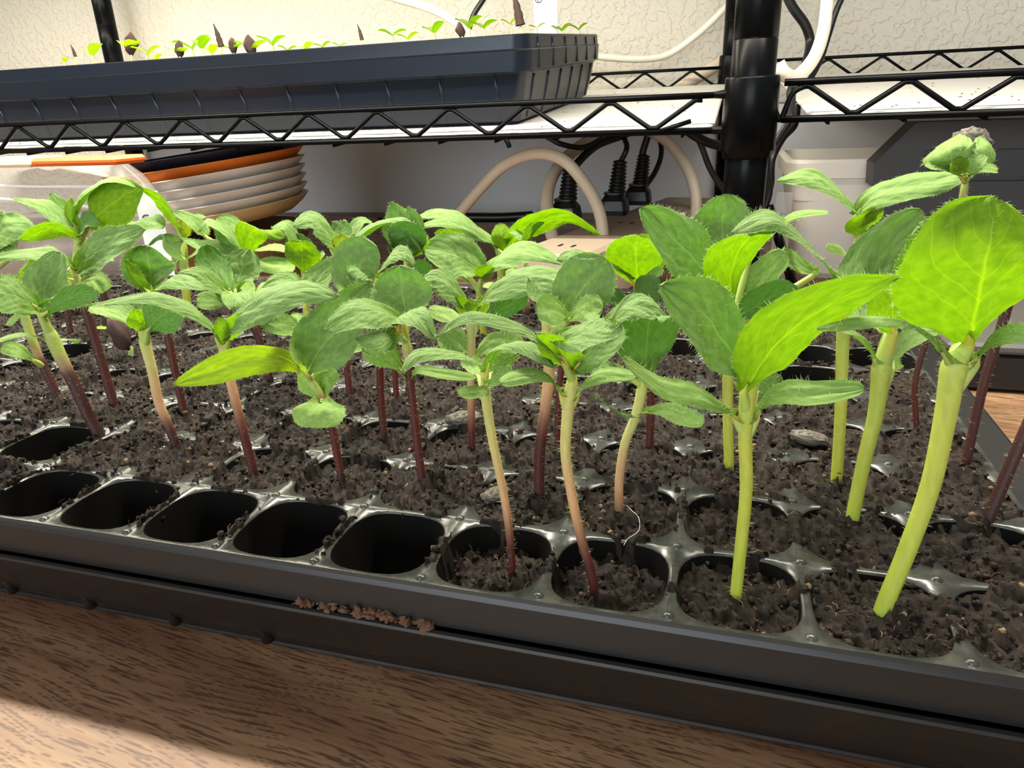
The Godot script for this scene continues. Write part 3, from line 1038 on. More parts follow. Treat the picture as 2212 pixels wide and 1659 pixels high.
func small_leaf(st: SurfaceTool, foot: Vector3, out: Vector3, length: float, width: float, rise: float) -> void:
	var side := out.cross(Vector3.UP).normalized()
	var rows := []
	for i in 7:
		var v := i / 6.0
		var w := width * (0.15 + 0.85 * pow(sin(PI * clampf(0.06 + v * 0.92, 0, 1)), 0.7)) * 0.5
		var c := foot + out * length * v + Vector3(0, rise * (v - 0.45 * v * v), 0)
		var row := PackedVector3Array()
		for k in 5:
			var u := k / 2.0 - 1.0
			row.append(c + side * w * u + Vector3(0, absf(u) * absf(u) * w * 0.35, 0))
		rows.append(row)
	st.set_color(Color(1, 1, 1))
	rings(st, rows, false)


func sprout(label: String, top: Vector3, size: float, kind: String) -> void:
	var foot_y := 0.054
	var back := -(top.z - PIVOT.z)
	var foot := tilted(top.x + rng.randf_range(-0.002, 0.002), foot_y, back)
	var t := thing("sprout", label, "sprout", foot)
	var up := top - foot
	var st := solid()
	rings(st, tube_rings(smooth_path([Vector3(0, -0.002, 0), up * 0.5 + Vector3(0.001, 0, 0), up], 4), [0.0011, 0.0009], 8), true, true, true)
	done(st, "stem", M.sprout_stem, t)
	var ang := rng.randf_range(-0.5, 0.5)
	if kind.contains("p") or kind.contains("y"):
		for s in [0.0, PI]:
			st = solid()
			var out := Vector3(cos(ang + s), 0, sin(ang + s))
			small_leaf(st, up, out, size, size * 0.85, size * (0.6 + 0.5 * rng.randf()))
			done(st, "leaf", M.leaf[3] if kind.contains("y") else M.leaf[2], t)
	if kind.contains("h"):
		st = solid()
		var list := []
		var hs := size * (1.0 if not kind.contains("p") else 0.8)
		for i in 9:
			var v := i / 8.0
			var ring := PackedVector3Array()
			for k in 9:
				var a := TAU * k / 9
				var rr := hs * 0.42 * pow(sin(PI * clampf(v * 0.96 + 0.02, 0, 1)), 0.8) * (1.0 + 0.6 * n_low.get_noise_3d(v * 0.03, a * 0.01, top.x))
				ring.append(up + Vector3(cos(a) * rr, hs * (v * 1.5 - 0.35), sin(a) * rr) + Vector3(v * hs * 0.3 * sin(ang * 3.0), 0, 0))
			list.append(ring)
		rings(st, list, true, true, true)
		done(st, "seed_hull", M.hull, t)
	if kind.contains("s"):
		st = solid()
		rings(st, tube_rings(smooth_path([up, up + Vector3(-size * 0.15, size * 0.8, 0), up + Vector3(-size * 0.35, size * 1.5, 0)], 5), [size * 0.24, size * 0.22, size * 0.20, size * 0.22, size * 0.16, size * 0.18, size * 0.13, size * 0.1, size * 0.06, size * 0.05, 0.0003], 8), true, true, true)
		done(st, "seed_hull", M.hull, t)


# ------------------------------------------------------------------ the cell tray, its drip tray
func cell_mesh(cup: bool) -> ArrayMesh:
	var st := solid()
	var list := []
	var h := PITCH / 2
	var profile := [[0.0120, -0.0004, 1], [0.0118, -0.0012, 1], [0.0097, -0.012, 1], [0.0080, -0.0215, 1], [0.0070, -0.0225, 1]] if cup else [[h, 0.0, 0], [0.0122, 0.0, 1], [0.0120, -0.0004, 1]]
	for q in profile:
		var ring := PackedVector3Array()
		for k in 40:
			var a := TAU * (k + 0.0) / 40
			var ca := cos(a)
			var sa := sin(a)
			var rr: float = q[0] / maxf(absf(ca), absf(sa)) if q[2] == 0 else q[0] * pow(pow(absf(ca), 3.1) + pow(absf(sa), 3.1), -1.0 / 3.1)
			ring.append(Vector3(ca * rr, q[1], sa * rr))
		list.append(ring)
	rings(st, list, true, false, cup)
	return finish(st)


func build_cell_tray() -> void:
	var t := thing("cell_tray", "black plastic cell tray full of soil holding the sunflower seedlings", "tray", Vector3(0, DECK, 0))
	var mesh := cell_mesh(false)
	var cup_mesh := cell_mesh(true)
	for j in 10:
		for i in range(-16, 4):
			var o := part("cell", mesh, M.deck, t)
			o.position = Vector3((i + 0.5) * PITCH, 0, -(j + 0.5) * PITCH)
			part("cell_cup", cup_mesh, M.cup, o)
	var x0 := -16 * PITCH
	var x1 := 4 * PITCH
	var z0 := -10 * PITCH
	var st := solid()
	var list := []
	for q in [[0.0, 0.0, 0.0, 0.0], [0.0003, 0.0084, 0.0060, 0.0002], [0.0010, 0.0094, 0.0068, -0.0003], [0.0014, 0.0100, 0.0072, -0.0014], [0.0018, 0.0108, 0.0076, -0.0090]]:
		list.append(rrect(x0 - q[1], x1 + q[1], z0 - q[2], q[0], 0.0004 + q[1] * 0.45, q[3], 8))
	crisp(st, list)
	done(st, "rim", M.rim, t)
	st = solid()
	lathe(st, [Vector2(0, 0.0007), Vector2(0.0006, 0.0006), Vector2(0.0011, 0.0002), Vector2(0.0014, -0.0003)], 14)
	var dm := finish(st)
	for j in 7:
		for i in range(-12, 4):
			var o := part("stud", dm, M.deck, t)
			o.position = Vector3(i * PITCH, 0, -j * PITCH - (0.0018 if j == 0 else 0.0))
	# drip tray round it
	var d := thing("drip_tray", "shallow black drip tray around the bottom of the cell tray", "tray", Vector3.ZERO)
	st = solid()
	list = []
	for q in [[-0.012, 0.0026], [0.0006, 0.0272], [0.0012, 0.0280], [0.0026, 0.0290], [0.0034, 0.0288], [0.0036, 0.0281], [0.0022, 0.0262], [-0.0004, 0.0210], [-0.0046, 0.0132], [-0.0076, 0.0086], [-0.0078, 0.0076], [-0.0100, 0.0062], [-0.0118, 0.0040], [-0.0128, 0.0018], [-0.0126, 0.0010], [-0.0130, 0.0004]]:
		list.append(rrect(x0 - 0.010 - q[0], x1 + 0.010 + q[0], z0 - 0.008 - q[0], q[0] + 0.0006, 0.013 + q[0] * 0.3, q[1], 8))
	crisp(st, list, true, true)
	done(st, "drip_wall", M.drip, d)
	for k in 6:
		st = solid()
		var x := -0.2144 + k * 0.0282
		lathe(st, [Vector2(0.0, 0.0046), Vector2(0.0007, 0.0036), Vector2(0.0014, 0.0012), Vector2(0.0021, -0.0014), Vector2(0.0, -0.0018)], 14, Vector3(x, 0.0088, -0.0070), Basis(Vector3.RIGHT, 0.45))
		done(st, "foot_rib", M.drip, d)


# ------------------------------------------------------------------ soil
func cell_level(ci: int, cj: int) -> float:
	match Vector2i(ci, cj):
		Vector2i(-1, 0): return -0.0062
		Vector2i(0, 0): return -0.0052
		Vector2i(1, 0): return -0.0030
		Vector2i(2, 0): return -0.0014
		Vector2i(3, 0): return -0.0010
		Vector2i(1, 1): return -0.0030
		Vector2i(-3, 1): return -0.0024
		Vector2i(-4, 1): return -0.0020
		Vector2i(-7, 0): return -0.0022
		Vector2i(0, 1): return -0.0016
		Vector2i(2, 5): return -0.0090
	if cj == 0 and ci <= -2 and ci >= -6:
		return -0.0195
	if (ci == -7 and cj == 1) or (ci == -10 and cj == 4) or (cj == 6 and ci >= 0 and ci <= 3):
		return -0.0195
	return -0.0010 + 0.0016 * sin(ci * 12.9898 + cj * 78.233)


var roots := {}


func mound(x: float, z: float, ci: int, cj: int) -> float:
	# soil heaped a little round every stem
	var rise := 0.0
	for p in roots.get(Vector2i(ci, cj), []):
		rise += 0.0024 * exp(-p.distance_squared_to(Vector2(x, z)) / 0.000022)
	return rise


func soil_height(x: float, z: float) -> float:
	var fx := x / PITCH
	var fz := -z / PITCH
	var ci := int(floor(fx))
	var cj := int(floor(fz))
	var u := (fx - ci - 0.5) * PITCH
	var v := (fz - cj - 0.5) * PITCH
	var hw := 0.0119
	var rc := 0.0066
	var dx := maxf(absf(u) - (hw - rc), 0.0)
	var dz := maxf(absf(v) - (hw - rc), 0.0)
	var d := sqrt(dx * dx + dz * dz) - rc
	var lump := n_mid.get_noise_2d(x, z)
	var grain := n_fine.get_noise_2d(x, z)
	var lvl := cell_level(ci, cj)
	var inside := lvl + lump * 0.0019 + grain * 0.0013 + mound(x, z, ci, cj) + n_low.get_noise_2d(x, z) * 0.0020
	var nx := absf(fx - roundf(fx))
	var nz := absf(fz - roundf(fz))
	var node := 1.0 - smoothstep(0.10, 0.30, sqrt(nx * nx + nz * nz))
	var cover := n_low.get_noise_2d(x + 3.1, z - 1.7) * 1.2 + lump * 0.5 + 0.24 - 0.85 * node
	if fz < 0.16:
		cover -= 1.6
	elif fz < 1.3 and fx > -0.5:
		cover -= 0.35
	if cell_level(ci, cj) < -0.02:
		cover -= 0.9
	var out := 0.0008 + lump * 0.0008 + grain * 0.0006 + 0.0006 * clampf(cover, 0, 1) if cover > 0.0 else -0.0016
	if cover <= 0.0:
		inside = minf(inside, -0.0008)
	return lerpf(inside, out, smoothstep(-0.0012, 0.0003, d))


func build_soil() -> void:
	var t := thing("potting_soil", "dark brown potting soil with fibres spilling over the cell edges", "soil", Vector3(0, DECK, 0))
	t.set_meta("kind", "stuff")
	var step := 0.00082
	var x0 := -0.405
	var nx := int((0.1035 - x0) / step)
	var nz := int(0.2595 / step)
	var verts := PackedVector3Array()
	var cols := PackedColorArray()
	var idx := PackedInt32Array()
	for j in nz:
		for i in nx:
			var x := x0 + i * step
			var z := -0.0004 - j * step
			var jx := n_fine.get_noise_2d(x * 3.0 + 5.0, z * 3.0) * step * 0.5
			var h := soil_height(x + jx, z)
			verts.append(Vector3(x + jx, h, z))
			var tone := clampf(0.5 + 0.7 * n_fine.get_noise_2d(x * 1.7, z * 1.7 + 8.0) + 0.35 * n_mid.get_noise_2d(x, z + 4.0), 0, 1)
			cols.append(Color(0.005, 0.0035, 0.0025).lerp(Color(0.040, 0.026, 0.017), tone * tone))
	for j in nz - 1:
		for i in nx - 1:
			var a := j * nx + i
			idx.append_array([a, a + nx, a + 1, a + 1, a + nx, a + nx + 1])
	var norms := PackedVector3Array()
	norms.resize(verts.size())
	for j in nz:
		for i in nx:
			var l := verts[j * nx + maxi(i - 1, 0)]
			var r := verts[j * nx + mini(i + 1, nx - 1)]
			var f := verts[maxi(j - 1, 0) * nx + i]
			var b := verts[mini(j + 1, nz - 1) * nx + i]
			norms[j * nx + i] = (r - l).cross(b - f).normalized()
	var arrays := []
	arrays.resize(Mesh.ARRAY_MAX)
	arrays[Mesh.ARRAY_VERTEX] = verts
	arrays[Mesh.ARRAY_NORMAL] = norms
	arrays[Mesh.ARRAY_COLOR] = cols
	arrays[Mesh.ARRAY_INDEX] = idx
	var mesh := ArrayMesh.new()
	mesh.add_surface_from_arrays(Mesh.PRIMITIVE_TRIANGLES, arrays)
	var bed := part("soil_bed", mesh, M.soil, t)
	bed.set_meta("kind", "stuff")
	# crumbs and fibres
	var st := solid()
	var list := []
	for i in 4:
		var ring := PackedVector3Array()
		for k in 6:
			var a := TAU * (k + 0.5 * (i % 2)) / 6
			var e := PI * (i + 0.5) / 4.0
			var rr := 1.0 + 0.35 * sin(k * 2.3 + i * 4.1)
			ring.append(Vector3(cos(a) * sin(e) * rr, cos(e) * 0.75 * rr, sin(a) * sin(e) * rr))
		list.append(ring)
	rings(st, list, true, true, true)
	scatter(t, "soil_crumbs", finish(st), 30000, 0.00018, 0.0009, false)
	st = begin()
	tube(st, [Vector3(-1, 0, 0), Vector3(-0.3, 0.25, 0.15), Vector3(0.35, 0.2, -0.1), Vector3(1, 0.05, 0.2)], [0.05, 0.09, 0.07, 0.03], 4)
	scatter(t, "soil_fibres", finish(st), 14000, 0.0005, 0.0016, true)


func scatter(t: Node3D, called: String, mesh: Mesh, count: int, small: float, big: float, fibre: bool) -> void:
	var spots := []
	var tints := []
	var tries := 0
	while spots.size() < count and tries < count * 3:
		tries += 1
		var x := rng.randf_range(-0.40, 0.1025)
		var z := -0.0015 - 0.255 * pow(rng.randf(), 1.25)
		var h := soil_height(x, z)
		if h < -0.0150:
			continue
		if h < -0.00125 and n_low.get_noise_2d(x + 3.1, z - 1.7) < 0.0 and rng.randf() < 0.5:
			continue
		var s := lerpf(small, big, pow(rng.randf(), 2.6 if not fibre else 1.6))
		var bs := Basis.from_euler(Vector3(rng.randf_range(-0.5, 0.5), rng.randf() * TAU, rng.randf_range(-0.5, 0.5)))
		spots.append(Transform3D(bs.scaled_local(Vector3(s, s, s)), Vector3(x, maxf(h, -0.012) + s * 0.25, z)))
		var q := rng.randf()
		var c := Color(0.006, 0.004, 0.003).lerp(Color(0.055, 0.035, 0.022), q * q)
		if rng.randf() < (0.20 if fibre else 0.06):
			c = Color(0.09, 0.055, 0.033).lerp(Color(0.26, 0.17, 0.10), rng.randf())
		tints.append(c)
	var mm := MultiMesh.new()
	mm.transform_format = MultiMesh.TRANSFORM_3D
	mm.use_colors = true
	mm.mesh = mesh
	mm.instance_count = spots.size()
	for i in spots.size():
		mm.set_instance_transform(i, spots[i])
		mm.set_instance_color(i, tints[i])
	var o := MultiMeshInstance3D.new()
	o.name = called
	o.multimesh = mm
	o.material_override = M.soil
	o.set_meta("kind", "stuff")
	t.add_child(o)


# ------------------------------------------------------------------ seedlings
var hair_st: SurfaceTool
var stem_pts := []
var stem_radii := []
var hair_count := 0


func hair(at: Vector3, out: Vector3, length: float) -> void:
	var d := (out + Vector3(rng.randf_range(-0.4, 0.4), rng.randf_range(-0.4, 0.4), rng.randf_range(-0.4, 0.4))).normalized()
	var s := d.cross(Vector3(rng.randf_range(-1, 1), rng.randf_range(-1, 1), rng.randf_range(-1, 1))).normalized() * 0.000035
	hair_st.add_vertex(at - s)
	hair_st.add_vertex(at + s)
	hair_st.add_vertex(at + d * length * rng.randf_range(0.5, 1.2))
	hair_count += 1


func seedling(label: String, at: Vector3, group := "") -> Node3D:
	var spot := Vector2i(int(floor(at.x / PITCH)), int(floor(-at.z / PITCH)))
	roots[spot] = roots.get(spot, []) + [Vector2(at.x, at.z)]
	hair_st = begin()
	hair_st.set_smooth_group(-1)
	hair_count = 0
	return thing("sunflower_seedling", label, "seedling", at, group)


func end_seedling(t: Node3D) -> void:
	if hair_count > 0:
		var o := done(hair_st, "fine_hairs", M.hair, t)
		o.set_meta("kind", "stuff")


func mm_points(a: Array) -> Array:
	var out := []
	for i in range(0, a.size(), 3):
		out.append(Vector3(a[i], a[i + 1], a[i + 2]) * 0.001)
	return out


func stem(t: Node3D, a: Array, r0: float, r1: float, kind: String, red: float, fuzz: int) -> void:
	var pts := smooth_path(mm_points(a), 7)
	var n := pts.size()
	var radii := []
	for i in n:
		var v := float(i) / (n - 1)
		var r := lerpf(r0, r1, pow(v, 4.5)) * 0.00078
		if v > 0.84:
			r *= lerpf(1.0, 0.34, pow((v - 0.84) / 0.16, 1.2))
		if v < 0.04:
			r *= 1.12
		radii.append(r)
	stem_pts = pts
	stem_radii = radii
	var rr := tube_rings(pts, radii, 16)
	var st := solid()
	var maroon := Color(0.036, 0.017, 0.015)
	var tan := Color(0.50, 0.33, 0.17)
	var green := Color(0.34, 0.46, 0.10)
	var lime := Color(0.40, 0.56, 0.10)
	for i in n:
		var v := float(i) / (n - 1)
		var c: Color
		if kind == "green":
			c = Color(0.34, 0.43, 0.035).lerp(Color(0.44, 0.53, 0.10), v)
		elif kind == "redgreen":
			c = maroon.lerp(tan, smoothstep(red - 0.22, red, v)).lerp(Color(0.46, 0.50, 0.17), smoothstep(red, red + 0.25, v)).lerp(lime, smoothstep(0.75, 1.0, v))
		else:
			c = maroon.lerp(Color(0.30, 0.22, 0.12), smoothstep(red - 0.08, red, v)).lerp(green, smoothstep(red - 0.02, red + 0.10, v))
		for k in 16:
			st.set_color(c * (1.0 + 0.18 * n_fine.get_noise_3d(rr[i][k].x * 1.5, rr[i][k].y * 0.5, rr[i][k].z * 1.5)))
			st.set_uv(Vector2(k / 16.0, v))
			st.add_vertex(rr[i][k])
	for i in n - 1:
		for k in 16:
			var p := i * 16 + k
			var q := i * 16 + (k + 1) % 16
			for w in [p, q, p + 16, q, q + 16, p + 16]:
				st.add_index(w)
	done(st, "stem", M.stem, t)
	for f in fuzz:
		var v := pow(rng.randf(), 0.7)
		var i := mini(int(v * n), n - 1)
		var k := rng.randi() % 16
		var p: Vector3 = rr[i][k]
		hair(p, (p - pts[i]).normalized(), 0.0011)


func petiole(t: Node3D, blade: Array, root: float, tone: int) -> void:
	# the short stalk that runs out of the stem and fades into the midrib
	var best := 0
	for i in stem_pts.size():
		if stem_pts[i].distance_to(blade[0]) < stem_pts[best].distance_to(blade[0]):
			best = i
	var low := best
	while low > 0 and stem_pts[low].distance_to(stem_pts[best]) < stem_radii[best] * 2.6:
		low -= 1
	var m := maxi(2, int(blade.size() * 0.16))
	var half := mini(m, maxi(1, m / 2))
	var path := smooth_path([stem_pts[low], stem_pts[low].lerp(blade[0], 0.6), blade[0], blade[half], blade[m]], 4)
	var radii := []
	var r0: float = minf(stem_radii[low] * 0.86, root * 0.0011)
	for i in path.size():
		radii.append(lerpf(r0, r0 * 0.16, pow(float(i) / (path.size() - 1), 0.9)))
	var rr := tube_rings(path, radii, 12)
	var st := solid()
	var c0 := Color(0.42, 0.52, 0.12)
	var c1 := Color(0.36, 0.50, 0.14) if tone != 3 else Color(0.42, 0.56, 0.06)
	for i in rr.size():
		for k in 12:
			st.set_color(c0.lerp(c1, float(i) / rr.size()))
			st.set_uv(Vector2(k / 12.0, float(i) / rr.size()))
			st.add_vertex(rr[i][k])
	for i in rr.size() - 1:
		for k in 12:
			var p := i * 12 + k
			var q := i * 12 + (k + 1) % 12
			for w in [p, q, p + 12, q, q + 12, p + 12]:
				st.add_index(w)
	done(st, "petiole", M.stem, t)


func half_width(kind: String, v: float) -> float:
	match kind:
		"round":
			return maxf(0.26 * (1.0 - v * 1.5), pow(sin(PI * pow(clampf(v * 0.985 + 0.012, 0, 1), 1.0)), 0.62))
		"blunt":
			return maxf(0.28 * (1.0 - v * 1.5), pow(sin(PI * pow(clampf(v * 0.985 + 0.012, 0, 1), 0.92)), 0.80))
		"long":
			return maxf(0.30 * (1.0 - v * 1.5), pow(sin(PI * pow(clampf(v * 0.99 + 0.008, 0, 1), 0.95)), 0.9))
		"cot":
			var tip := sqrt(maxf(0.0, 1.0 - pow(maxf(0.0, (v - 0.62) / 0.38), 2.2)))
			return lerpf(0.28, 1.0, smoothstep(0.06, 0.55, v)) * tip
	return maxf(0.28 * (1.0 - v * 1.5), pow(sin(PI * pow(clampf(v * 0.99 + 0.008, 0, 1), 0.78)), 0.95))


func leaf(t: Node3D, called: String, kind: String, a: Array, lat: Vector3, w: float, cup_: float, tone: int, fuzz: int, root: float, label := "") -> void:
	var pts := smooth_path(mm_points(a), 9)
	var n := pts.size()
	var m := 13
	var half := w * 0.0005
	var st := solid()
	var grid := []
	var seed_ := rng.randf() * 50.0
	for i in n:
		var v := float(i) / (n - 1)
		var tan: Vector3 = (pts[mini(i + 1, n - 1)] - pts[maxi(i - 1, 0)]).normalized()
		var side := (lat - tan * lat.dot(tan)).normalized()
		var up := tan.cross(side)
		var near := maxf(0.0, 1.0 - v / 0.24)
		var hw := maxf(half * half_width(kind, v), root * 0.001 * near)
		var cup := cup_ + 0.9 * near
		var row := []
		for k in m:
			var u := 2.0 * k / (m - 1) - 1.0
			var wave := 0.05 * sin(v * 9.0 + seed_ + (2.0 if u > 0 else 0.0)) * u * u
			var quilt := 0.008 * sin((v - absf(u) * 0.4) * 34.0) * (1.0 - u * u) if called == "leaf" else 0.0
			var dent := -0.05 * exp(-u * u * 30.0) * (1.0 - v)
			var edge := 1.0 + 0.018 * sin(v * 60.0 + seed_) * absf(u)
			var p: Vector3 = pts[i] + side * hw * u * edge * (1.0 - 0.18 * absf(cup) * u * u) + up * (cup * hw * u * u + (wave + quilt + dent) * half + n_low.get_noise_3d(pts[i].x * 0.6 + seed_, v * 0.02, u * 0.02) * half * 0.16)
			row.append(p)
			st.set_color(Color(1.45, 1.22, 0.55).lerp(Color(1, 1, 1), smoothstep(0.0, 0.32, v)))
			st.set_uv(Vector2(u * 0.5 + 0.5, v))
			st.add_vertex(p)
		grid.append(row)
	for i in n - 1:
		for k in m - 1:
			var p := i * m + k
			for q in [p, p + 1, p + m, p + 1, p + m + 1, p + m]:
				st.add_index(q)
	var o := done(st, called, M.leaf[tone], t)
	if called != "bud_leaf" and root > 0.0:
		petiole(t, pts, root, tone)
	if label:
		o.set_meta("label", label)
	for f in fuzz:
		var i := 1 + rng.randi() % (n - 2)
		var on_edge := rng.randf() < 0.55
		var k := (0 if rng.randf() < 0.5 else m - 1) if on_edge else rng.randi() % m
		var p: Vector3 = grid[i][k].lerp(grid[i + 1][k], rng.randf())
		var tan: Vector3 = (grid[i + 1][k] - grid[i - 1][k]).normalized()
		var side: Vector3 = (grid[i][m - 1] - grid[i][0]).normalized()
		var up := tan.cross(side) * (1.0 if rng.randf() < 0.6 else -1.0)
		hair(p, (up + (side * (1.0 if k > m / 2 else -1.0) * 1.2 if on_edge else Vector3.ZERO)).normalized(), 0.0010)


func build_seedlings() -> void:
	var t: Node3D
	t = seedling("tallest sunflower seedling at far right, thick pale green stem and huge glowing round leaf", Vector3(0.0658, 0.037, -0.0135))
	stem(t, [0.0, -9.0, 0.0, 0.0, 0.0, 0.0, 2.5, 14.2, -0.8, 4.4, 27.9, -1.4, 4.6, 41.5, -1.4, 4.4, 50.0, -1.4, 5.0, 53.3, -1.5], 2.07, 3.45, "green", 0.00, 304)
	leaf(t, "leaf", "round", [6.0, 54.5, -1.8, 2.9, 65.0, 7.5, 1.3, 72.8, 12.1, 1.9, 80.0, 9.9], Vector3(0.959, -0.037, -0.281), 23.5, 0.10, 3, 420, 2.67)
	leaf(t, "leaf", "round", [6.3, 53.6, -7.2, 0.9, 59.0, -12.8, -1.4, 64.5, -14.2, -2.2, 72.8, -9.8], Vector3(-0.697, -0.215, 0.684), 10.8, -0.12, 0, 185, 2.67)
	leaf(t, "cotyledon", "cot", [3.7, 50.9, -1.1, -1.5, 57.8, 5.7, -7.5, 61.8, 11.7, -13.5, 63.3, 16.7, -20.6, 63.0, 22.1], Vector3(0.646, -0.143, 0.75), 4.7, -0.25, 1, 151, 2.67)
	leaf(t, "cotyledon", "cot", [7.6, 50.7, -2.4, 7.3, 56.9, 3.0, 9.0, 59.5, 6.6, 15.3, 59.9, 5.7], Vector3(0.226, 0.534, -0.814), 4.3, -0.20, 1, 94, 2.67)
	end_seedling(t)
	t = seedling("sunflower seedling with straight yellow green stem and long translucent leaf, front middle right", Vector3(0.0387, 0.037, -0.0123))
	stem(t, [0.0, -9.0, 0.0, 0.0, 0.0, 0.0, 0.1, 11.9, -0.0, 0.1, 24.4, -0.0, -0.8, 34.2, 0.2, -1.1, 39.9, 0.3, -1.1, 46.2, 0.4, -1.1, 47.9, 0.3], 1.50, 2.71, "green", 0.00, 300)
	leaf(t, "leaf", "blunt", [-2.3, 48.7, -1.4, -6.4, 55.8, 4.1, -10.4, 61.8, 8.4, -16.3, 66.8, 13.4], Vector3(-0.335, -0.735, 0.589), 13.4, 0.14, 0, 260, 2.10)
	leaf(t, "leaf", "long", [-2.0, 45.3, 2.7, -0.0, 51.9, 6.3, 3.3, 59.8, 11.5, 10.0, 66.3, 15.7, 17.2, 69.7, 15.6], Vector3(0.817, -0.457, -0.353), 12.0, 0.16, 3, 282, 2.10)
	leaf(t, "cotyledon", "cot", [-3.0, 39.5, 0.9, -5.5, 43.8, 5.9, -10.2, 48.2, 11.5, -15.3, 50.6, 15.2, -21.3, 56.4, 19.2], Vector3(0.321, -0.511, 0.797), 5.3, -0.12, 1, 149, 2.10)
	leaf(t, "cotyledon", "cot", [0.8, 39.3, -0.2, 1.9, 44.2, 2.6, 4.8, 47.2, 5.8, 9.0, 48.1, 7.7, 16.4, 49.6, 7.5], Vector3(-0.079, 0.674, -0.734), 4.9, 0.15, 1, 114, 2.10)
	leaf(t, "leaf", "true", [0.4, 42.7, -4.3, 2.8, 43.1, -8.2, 5.3, 44.1, -11.1], Vector3(0.242, -0.97, -0.018), 3.6, 0.10, 0, 76, 2.10)
	end_seedling(t)
	t = seedling("tall sunflower seedling with slanting pale stem between two taller ones, wrinkled grey green leaf", Vector3(0.065, 0.037, -0.0474))
	stem(t, [0.0, -9.0, 0.0, 0.0, 0.0, 0.0, 0.6, 15.3, -0.2, 1.5, 26.9, -0.5, 1.3, 36.8, -0.4, 1.2, 41.5, -0.4], 1.98, 3.69, "green", 0.00, 286)
	leaf(t, "leaf", "blunt", [1.9, 47.0, 1.5, 0.1, 53.9, 5.2, -1.2, 60.8, 6.7], Vector3(0.959, -0.037, -0.281), 9.4, 0.20, 3, 138, 2.86)
	leaf(t, "leaf", "round", [2.1, 45.0, -4.8, -0.9, 51.4, -12.3, 0.8, 58.9, -17.0, 7.6, 70.1, -17.0], Vector3(-0.97, 0.109, -0.218), 15.4, -0.14, 0, 300, 2.86)
	leaf(t, "cotyledon", "cot", [-0.0, 39.0, 0.0, -2.7, 44.9, 4.0, -6.6, 48.8, 7.3, -11.7, 50.9, 12.0], Vector3(0.611, -0.177, 0.771), 5.0, -0.20, 1, 116, 2.86)
	leaf(t, "cotyledon", "cot", [3.3, 37.8, -1.0, 5.5, 41.7, -5.9, 9.5, 43.9, -9.2, 13.2, 44.1, -11.4], Vector3(-0.775, 0.279, -0.566), 5.0, 0.10, 1, 103, 2.86)
	end_seedling(t)
	t = seedling("sunflower seedling with smooth green stem and drooping leaf bending left", Vector3(0.0634, 0.037, -0.0641))
	stem(t, [0.0, -9.0, 0.0, 0.0, 0.0, 0.0, -0.7, 12.0, 0.2, -1.6, 23.4, 0.5, -2.7, 34.4, 0.8, -3.6, 44.8, 1.1, -4.0, 48.3, 1.2], 1.80, 2.30, "green", 0.00, 277)
	leaf(t, "leaf", "long", [-4.8, 52.7, 1.5, -11.0, 60.7, 9.7, -17.4, 67.6, 15.8, -23.5, 71.4, 21.9, -30.6, 69.4, 30.4], Vector3(0.491, -0.489, 0.721), 9.3, -0.12, 0, 276, 1.78)
	leaf(t, "leaf", "true", [-3.0, 49.9, -1.2, -0.9, 54.4, -6.0, 2.8, 59.4, -9.2], Vector3(0.553, -0.708, -0.439), 7.2, 0.10, 3, 114, 1.78)
	leaf(t, "cotyledon", "cot", [-3.6, 42.5, -3.1, -6.8, 46.1, -6.3, -9.6, 48.3, -6.4], Vector3(-0.508, -0.031, 0.861), 4.1, 0.08, 1, 80, 1.78)
	end_seedling(t)
	t = seedling("sunflower seedling with broad pointed leaf and round leaf in front of the black post", Vector3(0.0369, 0.037, -0.0668))
	stem(t, [0.0, -9.0, 0.0, 0.0, 0.0, 0.0, -1.1, 12.1, 0.3, -1.9, 22.8, 0.6, -2.7, 36.8, 0.8, -2.8, 42.8, 0.9], 1.64, 2.62, "green", 0.00, 272)
	leaf(t, "leaf", "blunt", [-6.8, 50.2, 0.0, -12.1, 58.6, 4.8, -17.5, 64.7, 8.6, -24.4, 71.7, 12.8], Vector3(-0.401, -0.687, 0.607), 14.9, 0.10, 0, 309, 2.03)
	leaf(t, "leaf", "round", [-5.2, 52.9, -6.8, -6.0, 60.2, -11.7, -6.2, 65.9, -13.8, -6.1, 71.8, -13.8], Vector3(-0.959, 0.037, 0.281), 16.9, 0.12, 0, 247, 2.03)
	leaf(t, "leaf", "blunt", [-2.7, 46.4, 2.9, -3.6, 56.7, 10.5, -1.5, 64.7, 18.2, 2.8, 68.7, 22.2, 4.0, 68.0, 23.9], Vector3(0.891, 0.253, -0.377), 15.1, 0.12, 3, 316, 2.03)
	leaf(t, "cotyledon", "cot", [0.0, 47.6, -4.2, 3.0, 51.9, -4.1, 9.3, 59.2, -2.9], Vector3(-0.679, 0.594, -0.431), 7.3, 0.08, 1, 119, 2.03)
	leaf(t, "cotyledon", "cot", [-1.3, 42.8, 0.4, 3.8, 47.6, 2.0, 11.7, 52.7, 4.8], Vector3(0.639, -0.686, -0.347), 10.6, -0.10, 4, 158, 2.03)
	leaf(t, "cotyledon", "cot", [1.0, 56.6, -6.6, 8.0, 65.3, -8.8, 13.1, 67.7, -9.3, 18.6, 67.8, -9.9], Vector3(-0.389, 0.358, -0.849), 3.3, -0.10, 1, 98, 2.03)
	leaf(t, "cotyledon", "cot", [17.7, 52.4, -11.7, 12.6, 55.6, -7.0, 7.9, 58.7, -3.5], Vector3(0.098, -0.729, 0.677), 5.8, 0.08, 1, 105, 2.03)
	end_seedling(t)
	t = seedling("tall sunflower seedling standing highest at the back right, two long drooping leaves", Vector3(0.0873, 0.038, -0.2184))
	stem(t, [0.0, -9.0, 0.0, 0.0, 0.0, 0.0, -0.7, 17.7, 0.2, -0.7, 31.8, 0.2, -0.6, 36.6, 0.2], 2.87, 3.93, "green", 0.00, 201)
